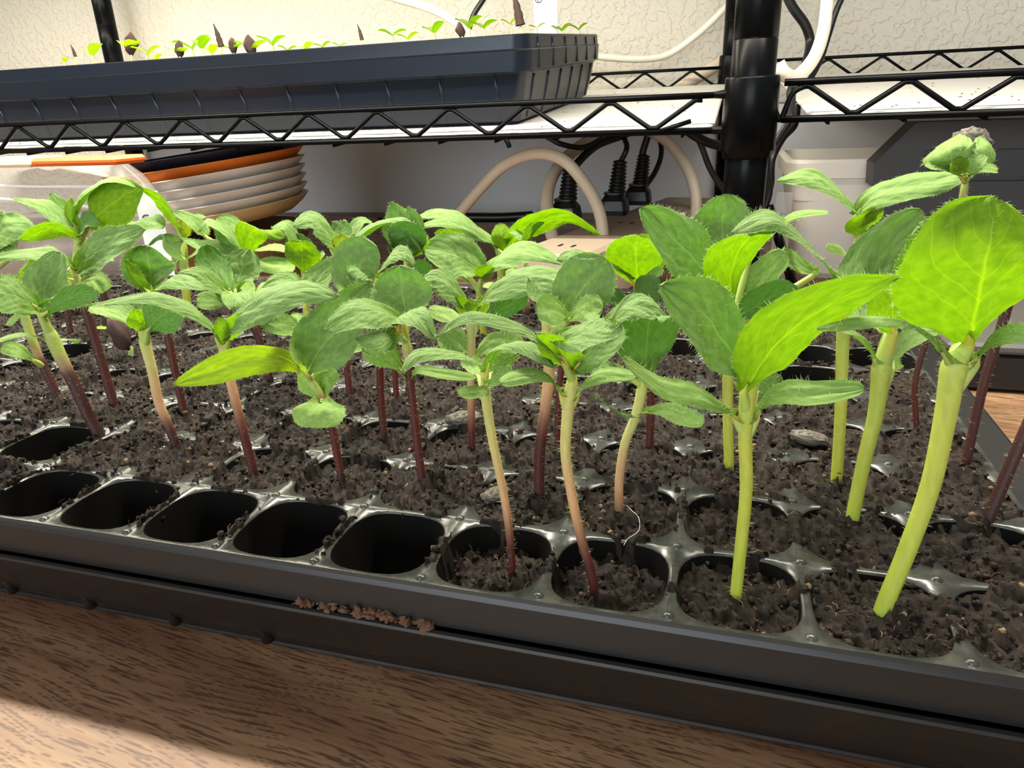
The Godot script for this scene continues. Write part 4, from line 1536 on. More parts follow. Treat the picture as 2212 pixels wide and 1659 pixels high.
	leaf(t, "leaf", "long", [-2.7, 45.4, 0.8, -12.2, 56.8, 9.0, -24.1, 63.6, 16.9, -37.8, 62.7, 22.2], Vector3(0.185, -0.592, 0.784), 13.5, -0.15, 0, 391, 3.05)
	leaf(t, "leaf", "long", [-4.3, 45.8, 3.4, -0.6, 53.9, 8.5, 11.9, 59.4, 9.9, 24.8, 61.3, 9.1, 36.3, 64.4, 6.6], Vector3(-0.244, 0.655, -0.715), 13.5, -0.15, 0, 393, 3.05)
	leaf(t, "leaf", "blunt", [-0.5, 37.4, 1.2, -0.4, 44.7, 6.4, 1.4, 51.5, 11.1], Vector3(0.891, 0.253, -0.377), 16.4, 0.20, 3, 216, 3.05)
	leaf(t, "cotyledon", "cot", [-0.2, 23.9, -4.1, -7.5, 30.6, 0.2, -14.3, 33.3, 4.4], Vector3(0.095, -0.588, 0.804), 6.1, 0.08, 1, 124, 3.05)
	end_seedling(t)
	t = seedling("sunflower seedling still wearing its grey seed hull on top of cupped leaves", Vector3(0.0902, 0.037, -0.1039))
	stem(t, [0.0, -9.0, 0.0, 0.0, 0.0, 0.0, -2.8, 14.5, 0.9, -2.1, 27.2, 0.6, 0.3, 43.9, -0.1, 0.8, 61.5, -0.2, 0.8, 69.9, -0.2, 0.6, 72.8, -0.2], 1.10, 1.44, "red", 0.80, 261)
	leaf(t, "leaf", "round", [-0.7, 74.3, 3.3, -5.7, 78.0, 10.1, -6.7, 81.2, 9.4, -3.0, 84.1, 3.0], Vector3(0.961, 0.23, 0.152), 12.7, 0.45, 1, 130, 1.11)
	leaf(t, "leaf", "round", [1.0, 74.1, 1.8, 3.2, 77.2, 5.3, 4.0, 80.2, 4.0, 2.5, 83.2, 0.3], Vector3(0.707, -0.222, -0.672), 11.6, 0.45, 1, 119, 1.11)
	leaf(t, "bud_leaf", "round", [-3.0, 75.2, 9.3, -4.6, 77.3, 10.8, -5.1, 79.1, 11.0], Vector3(-0.959, 0.037, 0.281), 4.7, 0.20, 3, 72, 0.63)
	leaf(t, "bud_leaf", "round", [-1.9, 75.1, 9.0, -0.8, 77.4, 9.7, 1.5, 79.4, 7.9], Vector3(-0.759, 0.497, -0.421), 4.7, 0.20, 1, 74, 0.63)
	leaf(t, "cotyledon", "cot", [0.0, 73.2, 4.2, 1.5, 75.9, 7.9, 5.2, 75.6, 7.8], Vector3(0.332, 0.505, -0.797), 3.9, 0.08, 1, 74, 1.11)
	leaf(t, "cotyledon", "cot", [-2.0, 73.7, 4.8, -7.5, 76.3, 8.6, -11.7, 76.8, 10.9], Vector3(0.371, -0.447, 0.814), 4.1, 0.08, 1, 87, 1.11)
	end_seedling(t)
	t = seedling("maroon sunflower stem leaning right near the tray end", Vector3(0.0977, 0.037, -0.0829))
	stem(t, [0.0, -9.0, 0.0, 0.0, 0.0, 0.0, 0.2, 23.6, -0.1, 1.6, 40.8, -0.5, 2.5, 55.8, -0.8, 2.9, 63.3, -0.9], 1.49, 1.49, "red", 1.00, 273)
	leaf(t, "cotyledon", "cot", [2.9, 67.2, -0.9, 7.8, 70.3, -6.6, 13.5, 72.0, -10.5], Vector3(-0.703, 0.185, -0.687), 6.2, 0.08, 1, 111, 1.16)
	leaf(t, "cotyledon", "cot", [3.1, 67.8, -1.0, 6.8, 72.0, -10.5, 7.0, 77.3, -12.6], Vector3(-0.959, 0.037, 0.281), 7.5, 0.08, 1, 123, 1.16)
	end_seedling(t)
	t = seedling("dark maroon sunflower stem leaning out past the right tray edge", Vector3(0.0943, 0.037, -0.0527))
	stem(t, [0.0, -9.0, 0.0, 0.0, 0.0, 0.0, 1.3, 8.8, -0.4, 3.3, 20.9, -1.0, 5.7, 34.6, -1.8, 6.7, 43.0, -2.1], 1.72, 1.55, "red", 1.00, 288)
	leaf(t, "cotyledon", "cot", [7.2, 47.5, -2.2, 11.2, 50.8, -3.5, 16.5, 51.5, -5.1], Vector3(-0.406, 0.322, -0.855), 6.5, 0.08, 1, 97, 1.00)
	leaf(t, "cotyledon", "cot", [7.5, 48.0, -2.3, 10.7, 52.2, -9.6, 11.0, 56.7, -11.8], Vector3(-0.959, 0.037, 0.281), 7.5, 0.08, 1, 115, 1.00)
	end_seedling(t)
	t = seedling("short sunflower seedling with bent stem, dark drooping leaf above and narrow seed leaves", Vector3(0.0116, 0.037, -0.0358))
	stem(t, [0.0, -9.0, 0.0, 0.0, 0.0, 0.0, -0.2, 10.5, 0.1, 0.9, 20.2, -0.3, 3.1, 27.1, -1.0, 4.2, 32.8, -1.3, 4.5, 36.3, -1.4], 1.35, 1.89, "redgreen", 0.35, 284)
	leaf(t, "leaf", "blunt", [5.1, 35.0, -1.6, 5.5, 43.4, 3.5, 5.9, 50.0, 6.6, 7.0, 54.2, 12.5, 8.7, 55.4, 16.2], Vector3(0.949, 0.044, -0.311), 13.3, 0.10, 4, 258, 1.47)
	leaf(t, "leaf", "true", [0.6, 37.5, -0.2, -2.6, 41.7, 6.0, -6.3, 41.7, 10.3], Vector3(0.492, -0.649, 0.581), 6.1, -0.20, 0, 104, 1.47)
	leaf(t, "cotyledon", "cot", [3.6, 26.9, -1.1, -0.7, 30.5, 4.4, -4.9, 35.9, 7.8], Vector3(0.654, -0.119, 0.747), 3.4, -0.20, 4, 88, 1.47)
	leaf(t, "cotyledon", "cot", [4.3, 28.0, -1.3, 9.2, 30.4, 1.4, 13.3, 29.6, 2.2, 18.5, 28.7, 2.7], Vector3(0.189, 0.6, -0.777), 5.0, 0.10, 1, 100, 1.47)
	end_seedling(t)
	t = seedling("sunflower seedling with tan stem turning maroon and folded pale leaf, front centre", Vector3(0.01, 0.037, -0.0094))
	stem(t, [0.0, -9.0, 0.0, 0.0, 0.0, 0.0, -2.5, 11.8, 0.8, -4.2, 21.6, 1.3, -5.3, 30.9, 1.6, -4.9, 38.8, 1.5, -4.2, 44.4, 1.3, -3.7, 47.6, 1.2], 1.27, 2.03, "redgreen", 0.42, 297)
	leaf(t, "leaf", "blunt", [-4.0, 48.1, 1.2, -4.7, 54.3, 7.7, -8.0, 57.9, 10.9], Vector3(0.949, 0.301, 0.094), 7.4, -0.15, 3, 118, 1.57)
	leaf(t, "leaf", "blunt", [-3.4, 48.6, 1.1, 0.1, 53.8, 5.2, 3.0, 56.3, 5.3, 5.0, 57.9, 2.6], Vector3(-0.539, 0.588, -0.603), 9.0, 0.20, 0, 122, 1.57)
	leaf(t, "leaf", "blunt", [-5.5, 56.1, 8.0, -0.8, 58.2, 10.7, 3.2, 59.5, 11.6, 5.8, 59.9, 10.8], Vector3(0.076, 0.426, -0.902), 8.0, -0.10, 0, 114, 1.57)
	leaf(t, "leaf", "long", [-4.4, 48.1, 2.4, -7.4, 55.7, 8.6, -11.5, 60.2, 13.0, -17.8, 62.7, 18.0, -22.1, 60.0, 21.5], Vector3(0.587, -0.321, 0.744), 5.3, -0.20, 0, 142, 1.57)
	leaf(t, "cotyledon", "cot", [-5.9, 43.1, 1.8, -6.6, 48.8, 7.3, -10.0, 50.3, 10.4, -14.1, 49.7, 13.8], Vector3(0.613, -0.431, 0.662), 4.1, -0.15, 1, 96, 1.57)
	leaf(t, "cotyledon", "cot", [-3.2, 42.5, 1.0, -0.8, 47.3, 4.4, 3.1, 49.4, 5.3, 8.4, 49.2, 4.7], Vector3(-0.017, 0.512, -0.859), 3.7, -0.15, 1, 88, 1.57)
	end_seedling(t)
	t = seedling("sunflower seedling with tan and maroon stem, its arched leaves like a mustache, front centre left", Vector3(-0.0089, 0.037, -0.0125))
	stem(t, [0.0, -9.0, 0.0, 0.0, 0.0, 0.0, -0.3, 10.4, 0.1, -1.3, 20.1, 0.4, -2.8, 31.5, 0.9, -3.6, 40.8, 1.1, -3.6, 44.2, 1.1], 1.13, 1.64, "redgreen", 0.45, 293)
	leaf(t, "leaf", "long", [-3.9, 45.8, 1.2, -4.4, 50.3, 6.6, -7.7, 52.6, 10.8, -11.4, 53.1, 15.0, -13.2, 50.7, 18.7], Vector3(0.84, -0.204, 0.503), 5.5, -0.20, 0, 122, 1.27)
	leaf(t, "leaf", "long", [-2.4, 46.0, 2.8, 0.6, 52.0, 6.1, 6.0, 54.6, 8.6, 10.7, 52.8, 10.3, 13.2, 50.7, 10.6], Vector3(0.461, -0.08, -0.884), 6.2, -0.25, 0, 121, 1.27)
	leaf(t, "leaf", "true", [-3.9, 43.3, -3.0, -2.5, 44.3, -7.6, 0.4, 45.2, -10.6], Vector3(0.194, -0.971, -0.137), 4.7, 0.10, 0, 83, 1.27)
	leaf(t, "cotyledon", "cot", [-2.4, 43.2, 3.9, -2.9, 44.3, 9.3, -4.2, 45.3, 13.8], Vector3(0.857, -0.451, 0.25), 3.7, 0.10, 1, 81, 1.27)
	leaf(t, "cotyledon", "cot", [-2.4, 43.7, 3.9, 0.8, 46.1, 6.0, 4.1, 48.4, 7.1], Vector3(-0.077, 0.637, -0.767), 3.5, 0.10, 1, 76, 1.27)
	leaf(t, "cotyledon", "cot", [-6.0, 42.8, -2.3, -8.6, 44.0, -5.7, -9.3, 45.7, -6.5], Vector3(-0.959, 0.037, 0.281), 4.1, 0.08, 1, 73, 1.27)
	end_seedling(t)
	t = seedling("sunflower seedling behind the folded leaf, its thick tan stem turning dark", Vector3(-0.0087, 0.037, -0.0367))
	stem(t, [0.0, -9.0, 0.0, 0.0, 0.0, 0.0, 0.4, 15.2, -0.1, 2.0, 27.4, -0.6, 3.0, 36.8, -0.9, 2.8, 48.0, -0.9, 2.6, 51.1, -0.8], 1.75, 1.58, "redgreen", 0.60, 280)
	leaf(t, "leaf", "round", [5.7, 48.4, -3.8, 8.6, 53.5, -5.8, 12.4, 58.4, -8.0, 14.9, 61.5, -8.8], Vector3(-0.835, 0.5, -0.23), 14.2, 0.12, 0, 191, 1.16)
	leaf(t, "cotyledon", "cot", [7.8, 48.9, -2.4, 5.8, 52.4, 3.4, 2.2, 53.1, 6.6], Vector3(0.242, -0.815, 0.526), 7.2, 0.10, 1, 105, 1.16)
	leaf(t, "cotyledon", "cot", [7.6, 49.3, -0.2, 12.0, 52.8, 2.6, 16.2, 53.2, 3.4], Vector3(-0.086, 0.774, -0.628), 6.3, 0.10, 1, 95, 1.16)
	leaf(t, "leaf", "true", [1.7, 52.4, -0.5, -0.3, 54.7, -2.0, -2.2, 58.0, -3.5], Vector3(-0.54, 0.072, 0.839), 4.7, 0.12, 0, 79, 1.16)
	leaf(t, "leaf", "true", [14.7, 45.1, -4.5, 19.7, 51.5, -1.9, 25.3, 52.5, -1.5, 29.5, 50.0, -1.8], Vector3(-0.046, 0.585, -0.81), 9.1, -0.10, 0, 139, 1.16)
	end_seedling(t)
	t = seedling("sunflower seedling with glowing yellow green cupped leaf below the power strip", Vector3(0.0145, 0.037, -0.075))
	stem(t, [0.0, -9.0, 0.0, 0.0, 0.0, 0.0, -0.1, 16.3, 0.0, -1.7, 32.9, 0.5, -3.5, 43.4, 1.1, -4.0, 47.2, 1.2], 1.48, 1.40, "red", 0.70, 264)
	leaf(t, "leaf", "round", [-4.3, 48.6, 1.3, -4.6, 55.4, 4.6, -4.5, 60.0, 6.6, -3.5, 63.6, 9.5], Vector3(0.959, -0.037, -0.281), 15.6, 0.18, 3, 207, 1.09)
	leaf(t, "leaf", "true", [-3.9, 48.8, -1.9, -1.3, 54.8, -4.8, 3.3, 60.2, -6.2], Vector3(0.628, -0.586, -0.512), 9.4, 0.10, 3, 133, 1.09)
	leaf(t, "cotyledon", "cot", [-4.1, 49.5, 1.3, -0.8, 52.6, 4.4, 2.7, 54.0, 5.4], Vector3(0.051, 0.641, -0.765), 3.5, 0.08, 1, 77, 1.09)
	leaf(t, "leaf", "long", [-5.8, 50.7, 2.8, -10.6, 56.1, 7.5, -16.0, 58.2, 11.2, -21.2, 56.4, 14.9], Vector3(0.61, -0.031, 0.792), 5.9, -0.20, 0, 126, 1.09)
	leaf(t, "cotyledon", "cot", [-4.2, 45.6, 4.4, -2.2, 48.7, 7.0, 2.5, 49.6, 7.6], Vector3(-0.347, 0.86, -0.374), 8.4, 0.10, 4, 99, 1.09)
	leaf(t, "cotyledon", "cot", [-5.4, 45.0, 4.8, -8.5, 47.2, 8.9, -10.6, 46.3, 10.6], Vector3(0.38, -0.767, 0.516), 5.9, 0.10, 4, 85, 1.09)
	end_seedling(t)
	t = seedling("dark stemmed sunflower seedling standing in the middle of the tray", Vector3(-0.0118, 0.037, -0.071))
	stem(t, [0.0, -9.0, 0.0, 0.0, 0.0, 0.0, 0.3, 13.0, -0.1, 1.6, 27.1, -0.5, 4.8, 40.5, -1.5, 6.0, 46.9, -1.8], 1.24, 1.11, "red", 0.85, 262)
	leaf(t, "leaf", "true", [11.4, 52.5, -7.7, 5.5, 56.5, -4.8, 0.0, 55.4, -2.1], Vector3(0.288, -0.473, 0.833), 7.1, -0.12, 0, 110, 0.85)
	leaf(t, "leaf", "true", [6.6, 50.3, -4.1, 9.7, 53.8, -6.1, 11.5, 56.5, -6.7], Vector3(-0.775, 0.411, -0.48), 6.3, 0.12, 0, 88, 0.85)
	leaf(t, "cotyledon", "cot", [5.4, 45.7, -1.7, 1.4, 47.3, -2.5, -1.9, 47.6, -2.6], Vector3(-0.188, -0.293, 0.937), 4.7, 0.08, 1, 79, 0.85)
	end_seedling(t)
	t = seedling("sunflower seedling with broad leaves spread like wings, yellow green centre", Vector3(-0.0363, 0.037, -0.0641))
	stem(t, [0.0, -9.0, 0.0, 0.0, 0.0, 0.0, 0.5, 13.7, -0.2, 1.4, 29.3, -0.4, 2.0, 38.8, -0.6, 2.0, 42.1, -0.6], 1.38, 1.65, "redgreen", 0.50, 261)
	leaf(t, "leaf", "long", [1.3, 42.6, -0.4, -0.1, 49.4, 4.2, -3.8, 52.9, 7.5, -8.2, 52.1, 9.8], Vector3(0.185, -0.629, 0.755), 9.9, -0.12, 0, 152, 1.28)
	leaf(t, "leaf", "long", [4.8, 43.9, 0.6, 11.2, 50.6, 4.9, 20.7, 54.1, 7.2, 30.3, 53.8, 7.4, 37.8, 52.7, 5.1], Vector3(-0.054, 0.605, -0.794), 10.2, -0.20, 0, 253, 1.28)
	leaf(t, "bud_leaf", "round", [1.9, 40.7, 1.5, 1.2, 45.2, 3.8, -0.2, 48.1, 5.3], Vector3(0.965, 0.262, 0.029), 4.7, 0.20, 3, 82, 0.72)
	leaf(t, "bud_leaf", "round", [3.4, 41.9, 3.1, 3.9, 45.1, 4.0, 3.5, 47.1, 3.1], Vector3(0.959, -0.037, -0.281), 4.1, 0.30, 3, 71, 0.72)
	leaf(t, "leaf", "true", [2.1, 39.5, -2.7, 3.8, 42.9, -5.3, 5.2, 45.3, -6.8], Vector3(0.457, -0.665, -0.591), 6.1, 0.10, 3, 85, 1.28)
	leaf(t, "cotyledon", "cot", [0.2, 38.3, -2.2, -6.8, 39.8, -4.2, -12.8, 41.4, -4.4], Vector3(-0.248, -0.391, 0.886), 6.1, 0.08, 1, 105, 1.28)
	leaf(t, "cotyledon", "cot", [2.6, 37.5, -2.9, 8.1, 41.1, -7.7, 15.5, 44.6, -11.1], Vector3(0.101, -0.825, -0.556), 8.0, -0.10, 4, 133, 1.28)
	leaf(t, "cotyledon", "cot", [0.6, 30.0, -0.2, -3.2, 33.3, -1.1, -8.1, 35.1, -0.6], Vector3(-0.41, -0.663, 0.626), 8.0, 0.08, 1, 104, 1.28)
	leaf(t, "cotyledon", "cot", [2.2, 29.0, -0.7, 7.1, 31.9, -5.3, 14.6, 30.8, -8.7], Vector3(-0.448, 0.722, -0.528), 7.4, 0.08, 1, 120, 1.28)
	end_seedling(t)
	t = seedling("sunflower seedling with upright round quilted leaf in the centre of the picture", Vector3(-0.0408, 0.037, -0.0378))
	stem(t, [0.0, -9.0, 0.0, 0.0, 0.0, 0.0, -0.4, 14.0, 0.1, -0.6, 25.7, 0.2, -0.8, 33.8, 0.2, -0.7, 39.8, 0.2, -0.9, 43.5, 0.3], 1.36, 1.97, "red", 0.78, 274)
	leaf(t, "leaf", "round", [-1.0, 45.8, -1.8, -2.7, 50.3, -4.4, -3.8, 54.5, -6.2, -4.1, 59.3, -6.1], Vector3(-0.959, 0.037, 0.281), 15.3, 0.14, 0, 182, 1.53)
	leaf(t, "leaf", "blunt", [-0.5, 47.2, 1.2, -2.0, 52.2, 10.0, -5.5, 52.9, 16.4, -9.6, 50.3, 20.8], Vector3(0.681, -0.605, 0.412), 9.6, -0.10, 0, 175, 1.53)
	leaf(t, "leaf", "blunt", [-0.9, 45.3, 4.5, 0.9, 46.9, 12.3, -0.8, 47.2, 15.9, -4.3, 48.0, 18.1], Vector3(0.624, -0.722, 0.3), 6.2, -0.20, 0, 108, 1.53)
	leaf(t, "leaf", "true", [-1.5, 47.3, 3.6, 3.5, 51.6, 8.3, 8.6, 51.0, 11.0, 12.4, 46.3, 11.9], Vector3(0.507, 0.294, -0.81), 7.6, -0.12, 0, 127, 1.53)
	leaf(t, "cotyledon", "cot", [-1.5, 33.4, 0.5, -2.8, 38.6, 4.0, -5.3, 41.1, 5.8, -8.8, 42.3, 7.9], Vector3(-0.263, -0.741, 0.618), 7.6, -0.08, 1, 117, 1.53)
	leaf(t, "cotyledon", "cot", [-0.5, 31.7, 0.2, 2.1, 35.0, 1.4, 8.3, 33.8, -0.5, 15.0, 31.7, -4.6], Vector3(-0.232, 0.629, -0.742), 3.2, 0.10, 1, 88, 1.53)
	end_seedling(t)
	t = seedling("sunflower seedling leaning over with two rounded seed leaves hanging low and one long bright leaf", Vector3(-0.0642, 0.037, -0.0365))
	stem(t, [0.0, -9.0, 0.0, 0.0, 0.0, 0.0, -0.3, 9.5, 0.1, -0.7, 18.3, 0.2, -1.8, 24.4, 0.5, -3.5, 29.0, 1.1, -4.7, 31.8, 1.4], 1.39, 1.52, "red", 0.72, 271)
	leaf(t, "leaf", "long", [-4.3, 34.4, 4.5, -5.9, 39.6, 11.2, -11.7, 40.8, 17.2, -18.4, 39.2, 22.4, -24.1, 37.5, 26.3], Vector3(0.187, 0.982, 0.029), 8.4, -0.10, 2, 196, 1.18)
	leaf(t, "leaf", "blunt", [-4.7, 32.9, 1.4, -2.2, 38.3, -1.4, 2.7, 44.3, -5.0, 10.1, 54.1, -9.4], Vector3(-0.841, 0.53, -0.109), 17.5, 0.16, 0, 329, 1.18)
	leaf(t, "cotyledon", "cot", [-2.7, 33.9, -1.2, -0.7, 35.4, -4.0, 2.5, 37.5, -6.0, 7.3, 37.7, -8.5], Vector3(-0.619, 0.535, -0.575), 5.8, 0.10, 1, 101, 1.18)
	leaf(t, "cotyledon", "cot", [1.2, 27.4, 5.9, 2.6, 26.6, 9.7, 3.1, 22.4, 11.6], Vector3(0.959, -0.037, -0.281), 13.2, 0.08, 5, 116, 1.18)
	leaf(t, "cotyledon", "cot", [-1.6, 25.4, 0.5, -3.4, 28.8, -1.0, -4.6, 33.3, -2.8], Vector3(-0.959, 0.037, 0.281), 11.1, 0.08, 5, 115, 1.18)
	leaf(t, "bud_leaf", "round", [-4.0, 34.0, 4.4, -4.0, 35.6, 5.4, -4.5, 36.8, 5.6], Vector3(0.969, 0.071, 0.236), 3.3, 0.20, 2, 65, 0.66)
	end_seedling(t)
	t = seedling("hairy sunflower seedling with long arched leaves spread left and right and yellow bud, front left", Vector3(-0.0908, 0.037, -0.0346))
	stem(t, [0.0, -9.0, 0.0, 0.0, 0.0, 0.0, -0.7, 13.3, 0.2, -1.4, 26.3, 0.4, -1.7, 35.5, 0.5, -1.6, 40.6, 0.5, -1.5, 42.2, 0.5], 1.56, 2.09, "redgreen", 0.55, 268)
	leaf(t, "leaf", "long", [-2.0, 41.0, 1.7, -1.0, 47.7, 5.5, -4.0, 52.8, 9.6, -9.8, 55.8, 14.5, -22.0, 54.2, 21.4], Vector3(0.581, -0.27, 0.768), 7.8, -0.25, 0, 193, 1.62)
	leaf(t, "leaf", "long", [0.4, 41.5, 0.9, 6.8, 48.0, 3.1, 15.4, 52.6, 3.6, 26.1, 55.4, 3.4, 35.6, 54.2, 2.6], Vector3(-0.178, 0.596, -0.783), 12.0, -0.20, 0, 307, 1.62)
	leaf(t, "bud_leaf", "round", [-0.6, 40.0, 2.3, 1.4, 44.6, 3.8, 2.0, 47.8, 3.6], Vector3(0.959, -0.037, -0.281), 4.4, 0.25, 3, 80, 0.91)
	leaf(t, "leaf", "true", [0.5, 40.8, 0.9, 3.6, 45.1, 2.0, 7.6, 49.1, 2.9], Vector3(0.725, -0.508, -0.466), 5.0, 0.10, 3, 90, 1.62)
	end_seedling(t)
	t = seedling("sunflower seedling with tan stem turning maroon and dark hanging leaf, left of the arched leaves", Vector3(-0.1237, 0.037, -0.0429))
	stem(t, [0.0, -9.0, 0.0, 0.0, 0.0, 0.0, -1.1, 10.1, 0.3, -2.2, 16.9, 0.7, -2.0, 27.1, 0.6, -2.2, 34.9, 0.7, -2.0, 37.0, 0.6], 1.69, 2.37, "redgreen", 0.50, 258)
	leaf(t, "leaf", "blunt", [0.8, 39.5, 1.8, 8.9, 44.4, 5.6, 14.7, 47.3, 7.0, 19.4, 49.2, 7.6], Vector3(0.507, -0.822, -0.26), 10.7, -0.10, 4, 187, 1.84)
	leaf(t, "cotyledon", "cot", [-2.7, 39.1, 0.8, -8.3, 42.5, -0.6, -14.5, 44.6, -0.7, -20.1, 45.1, -0.1], Vector3(-0.175, -0.372, 0.912), 5.9, 0.08, 1, 120, 1.84)
	leaf(t, "leaf", "true", [-1.4, 38.4, 1.5, 1.0, 42.8, 3.9, 2.5, 47.2, 6.5], Vector3(0.878, 0.284, -0.386), 7.3, 0.20, 3, 104, 1.84)
	leaf(t, "leaf", "true", [-0.1, 43.0, 2.1, -2.0, 46.9, 4.8, -6.4, 48.1, 7.2], Vector3(0.426, -0.317, 0.847), 4.2, 0.12, 0, 82, 1.84)
	end_seedling(t)
	t = seedling("sunflower seedling at the left edge with thick maroon stem and broad heart shaped leaf", Vector3(-0.1573, 0.037, -0.0468))
	stem(t, [0.0, -9.0, 0.0, 0.0, 0.0, 0.0, -1.8, 8.5, 0.6, -3.2, 17.3, 1.0, -5.0, 26.6, 1.5, -6.2, 34.2, 1.9, -6.4, 37.8, 2.0], 2.24, 3.11, "red", 0.66, 251)
	leaf(t, "leaf", "round", [-9.3, 42.2, 0.8, -9.9, 47.2, -3.2, -8.3, 52.5, -5.8, -6.1, 58.4, -8.6], Vector3(-0.985, 0.166, -0.052), 17.3, 0.12, 0, 240, 2.41)
	leaf(t, "leaf", "blunt", [-7.8, 43.3, 2.4, -6.5, 48.8, 8.3, -9.6, 50.8, 12.4, -15.3, 49.5, 15.2], Vector3(0.364, -0.735, 0.572), 12.8, -0.10, 0, 173, 2.41)
	leaf(t, "cotyledon", "cot", [-5.4, 41.7, 3.8, 6.2, 46.7, 6.4, 15.5, 50.1, 7.8, 22.2, 51.2, 7.8], Vector3(0.349, -0.884, -0.311), 6.6, -0.10, 4, 166, 2.41)
	leaf(t, "cotyledon", "cot", [-6.5, 33.0, 2.0, -9.0, 36.7, 7.0, -12.4, 37.0, 10.1, -17.2, 35.2, 12.6], Vector3(0.704, -0.009, 0.71), 5.7, -0.10, 1, 107, 2.41)
	leaf(t, "cotyledon", "cot", [-7.6, 32.1, 0.3, -9.2, 31.2, -5.5, -9.6, 28.9, -9.6], Vector3(-0.983, 0.077, 0.168), 4.2, 0.08, 1, 84, 2.41)
	end_seedling(t)
	t = seedling("slender sunflower seedling close behind the leftmost thick stem", Vector3(-0.199, 0.037, -0.0694))
	stem(t, [0.0, -9.0, 0.0, 0.0, 0.0, 0.0, -0.6, 7.1, 0.2, -2.3, 17.0, 0.7, -2.9, 24.8, 0.9, -3.1, 33.3, 1.0, -3.2, 35.4, 1.0], 1.87, 2.04, "red", 0.55, 233)
	leaf(t, "leaf", "true", [-3.6, 36.4, 1.1, -9.1, 41.7, -1.4, -13.3, 44.9, -1.1], Vector3(-0.464, -0.316, 0.827), 7.8, 0.12, 0, 116, 1.58)
	leaf(t, "cotyledon", "cot", [-0.6, 17.8, 4.4, -0.0, 22.3, 8.4, -4.4, 24.8, 11.8], Vector3(0.214, -0.655, 0.725), 5.8, 0.08, 1, 94, 1.58)
	leaf(t, "cotyledon", "cot", [-4.9, 34.5, -0.6, -7.0, 31.8, 2.2, -7.2, 29.9, 4.3], Vector3(0.941, -0.147, 0.305), 5.1, 0.08, 1, 79, 1.58)
	leaf(t, "leaf", "true", [-6.2, 36.5, -2.3, -6.4, 43.1, -6.4, -3.7, 50.8, -9.3], Vector3(0.681, -0.413, -0.604), 8.5, 0.10, 3, 135, 1.58)
	end_seedling(t)
	t = seedling("sunflower seedling with pointed veined leaf aimed right, dark maroon stem at left", Vector3(-0.1709, 0.037, -0.0671))
	stem(t, [0.0, -9.0, 0.0, 0.0, 0.0, 0.0, -0.4, 16.9, 0.1, -1.0, 33.4, 0.3, -1.3, 43.0, 0.4, -1.1, 46.9, 0.3], 1.96, 1.96, "red", 0.75, 238)
	leaf(t, "leaf", "blunt", [-0.9, 49.2, 0.3, 7.8, 55.2, 0.7, 18.2, 59.4, 0.7, 30.1, 63.6, 0.1], Vector3(-0.362, 0.775, -0.518), 14.1, 0.10, 0, 324, 1.52)
	leaf(t, "leaf", "long", [-1.7, 50.0, 0.5, 0.1, 57.2, 6.2, -3.8, 58.1, 11.6, -12.0, 57.6, 20.5], Vector3(0.752, -0.385, 0.535), 9.5, -0.15, 0, 183, 1.52)
	leaf(t, "cotyledon", "cot", [-1.0, 45.8, 0.3, 6.6, 47.1, 2.1, 10.7, 43.4, 3.0], Vector3(0.293, 0.58, -0.761), 8.5, 0.08, 1, 117, 1.52)
	leaf(t, "leaf", "true", [-3.2, 47.0, 1.0, -12.5, 49.5, -0.3, -18.4, 50.9, -0.6, -26.0, 48.4, -0.3], Vector3(0.056, 0.991, 0.118), 8.2, 0.10, 3, 163, 1.52)
	end_seedling(t)
	t = seedling("sunflower seedling with square quilted leaf facing forward, dark stem at left", Vector3(-0.1413, 0.037, -0.067))
	stem(t, [0.0, -9.0, 0.0, 0.0, 0.0, 0.0, 0.1, 17.2, -0.0, 0.2, 30.8, -0.1, -0.8, 38.6, 0.2, -0.9, 41.5, 0.3], 1.58, 1.90, "red", 0.80, 243)
	leaf(t, "leaf", "round", [-3.2, 43.9, -1.1, -5.0, 48.2, -3.7, -5.4, 52.6, -4.6, -4.6, 57.8, -4.9], Vector3(-0.959, 0.037, 0.281), 17.7, 0.12, 0, 200, 1.47)
	leaf(t, "leaf", "true", [0.4, 44.1, 2.0, 8.8, 48.6, 3.6, 16.9, 48.1, 4.2, 23.0, 46.1, 4.4], Vector3(0.064, 0.407, -0.911), 7.3, -0.10, 0, 151, 1.47)
	leaf(t, "cotyledon", "cot", [0.4, 43.2, 3.0, 2.5, 44.4, 7.6, 0.9, 40.9, 10.2], Vector3(0.997, 0.03, -0.071), 7.3, 0.08, 1, 90, 1.47)
	leaf(t, "leaf", "true", [-2.8, 44.1, 0.9, -7.5, 49.0, 0.2, -11.0, 54.0, -0.8], Vector3(0.763, 0.644, 0.066), 6.3, 0.10, 3, 105, 1.47)
	end_seedling(t)
	t = seedling("sunflower seedling with two upright leaves side by side, shaded one at left", Vector3(-0.1305, 0.037, -0.1012))
	stem(t, [0.0, -9.0, 0.0, 0.0, 0.0, 0.0, -0.8, 13.0, 0.3, -2.9, 23.9, 0.9, -6.6, 31.1, 2.0, -7.4, 33.3, 2.3], 1.76, 1.97, "red", 0.80, 227)
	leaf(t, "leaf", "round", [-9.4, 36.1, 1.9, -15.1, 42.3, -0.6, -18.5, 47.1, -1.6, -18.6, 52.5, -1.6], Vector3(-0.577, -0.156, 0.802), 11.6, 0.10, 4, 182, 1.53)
	leaf(t, "leaf", "round", [-8.2, 35.8, 0.4, -8.8, 40.4, -3.6, -7.2, 44.3, -6.1, -5.0, 49.5, -7.9], Vector3(-0.981, 0.186, -0.061), 17.6, 0.12, 0, 218, 1.53)
	leaf(t, "leaf", "true", [-9.2, 35.7, 2.8, -10.3, 42.1, 9.5, -13.2, 45.0, 13.5, -17.4, 46.0, 16.9], Vector3(0.275, -0.691, 0.668), 9.2, -0.10, 0, 157, 1.53)
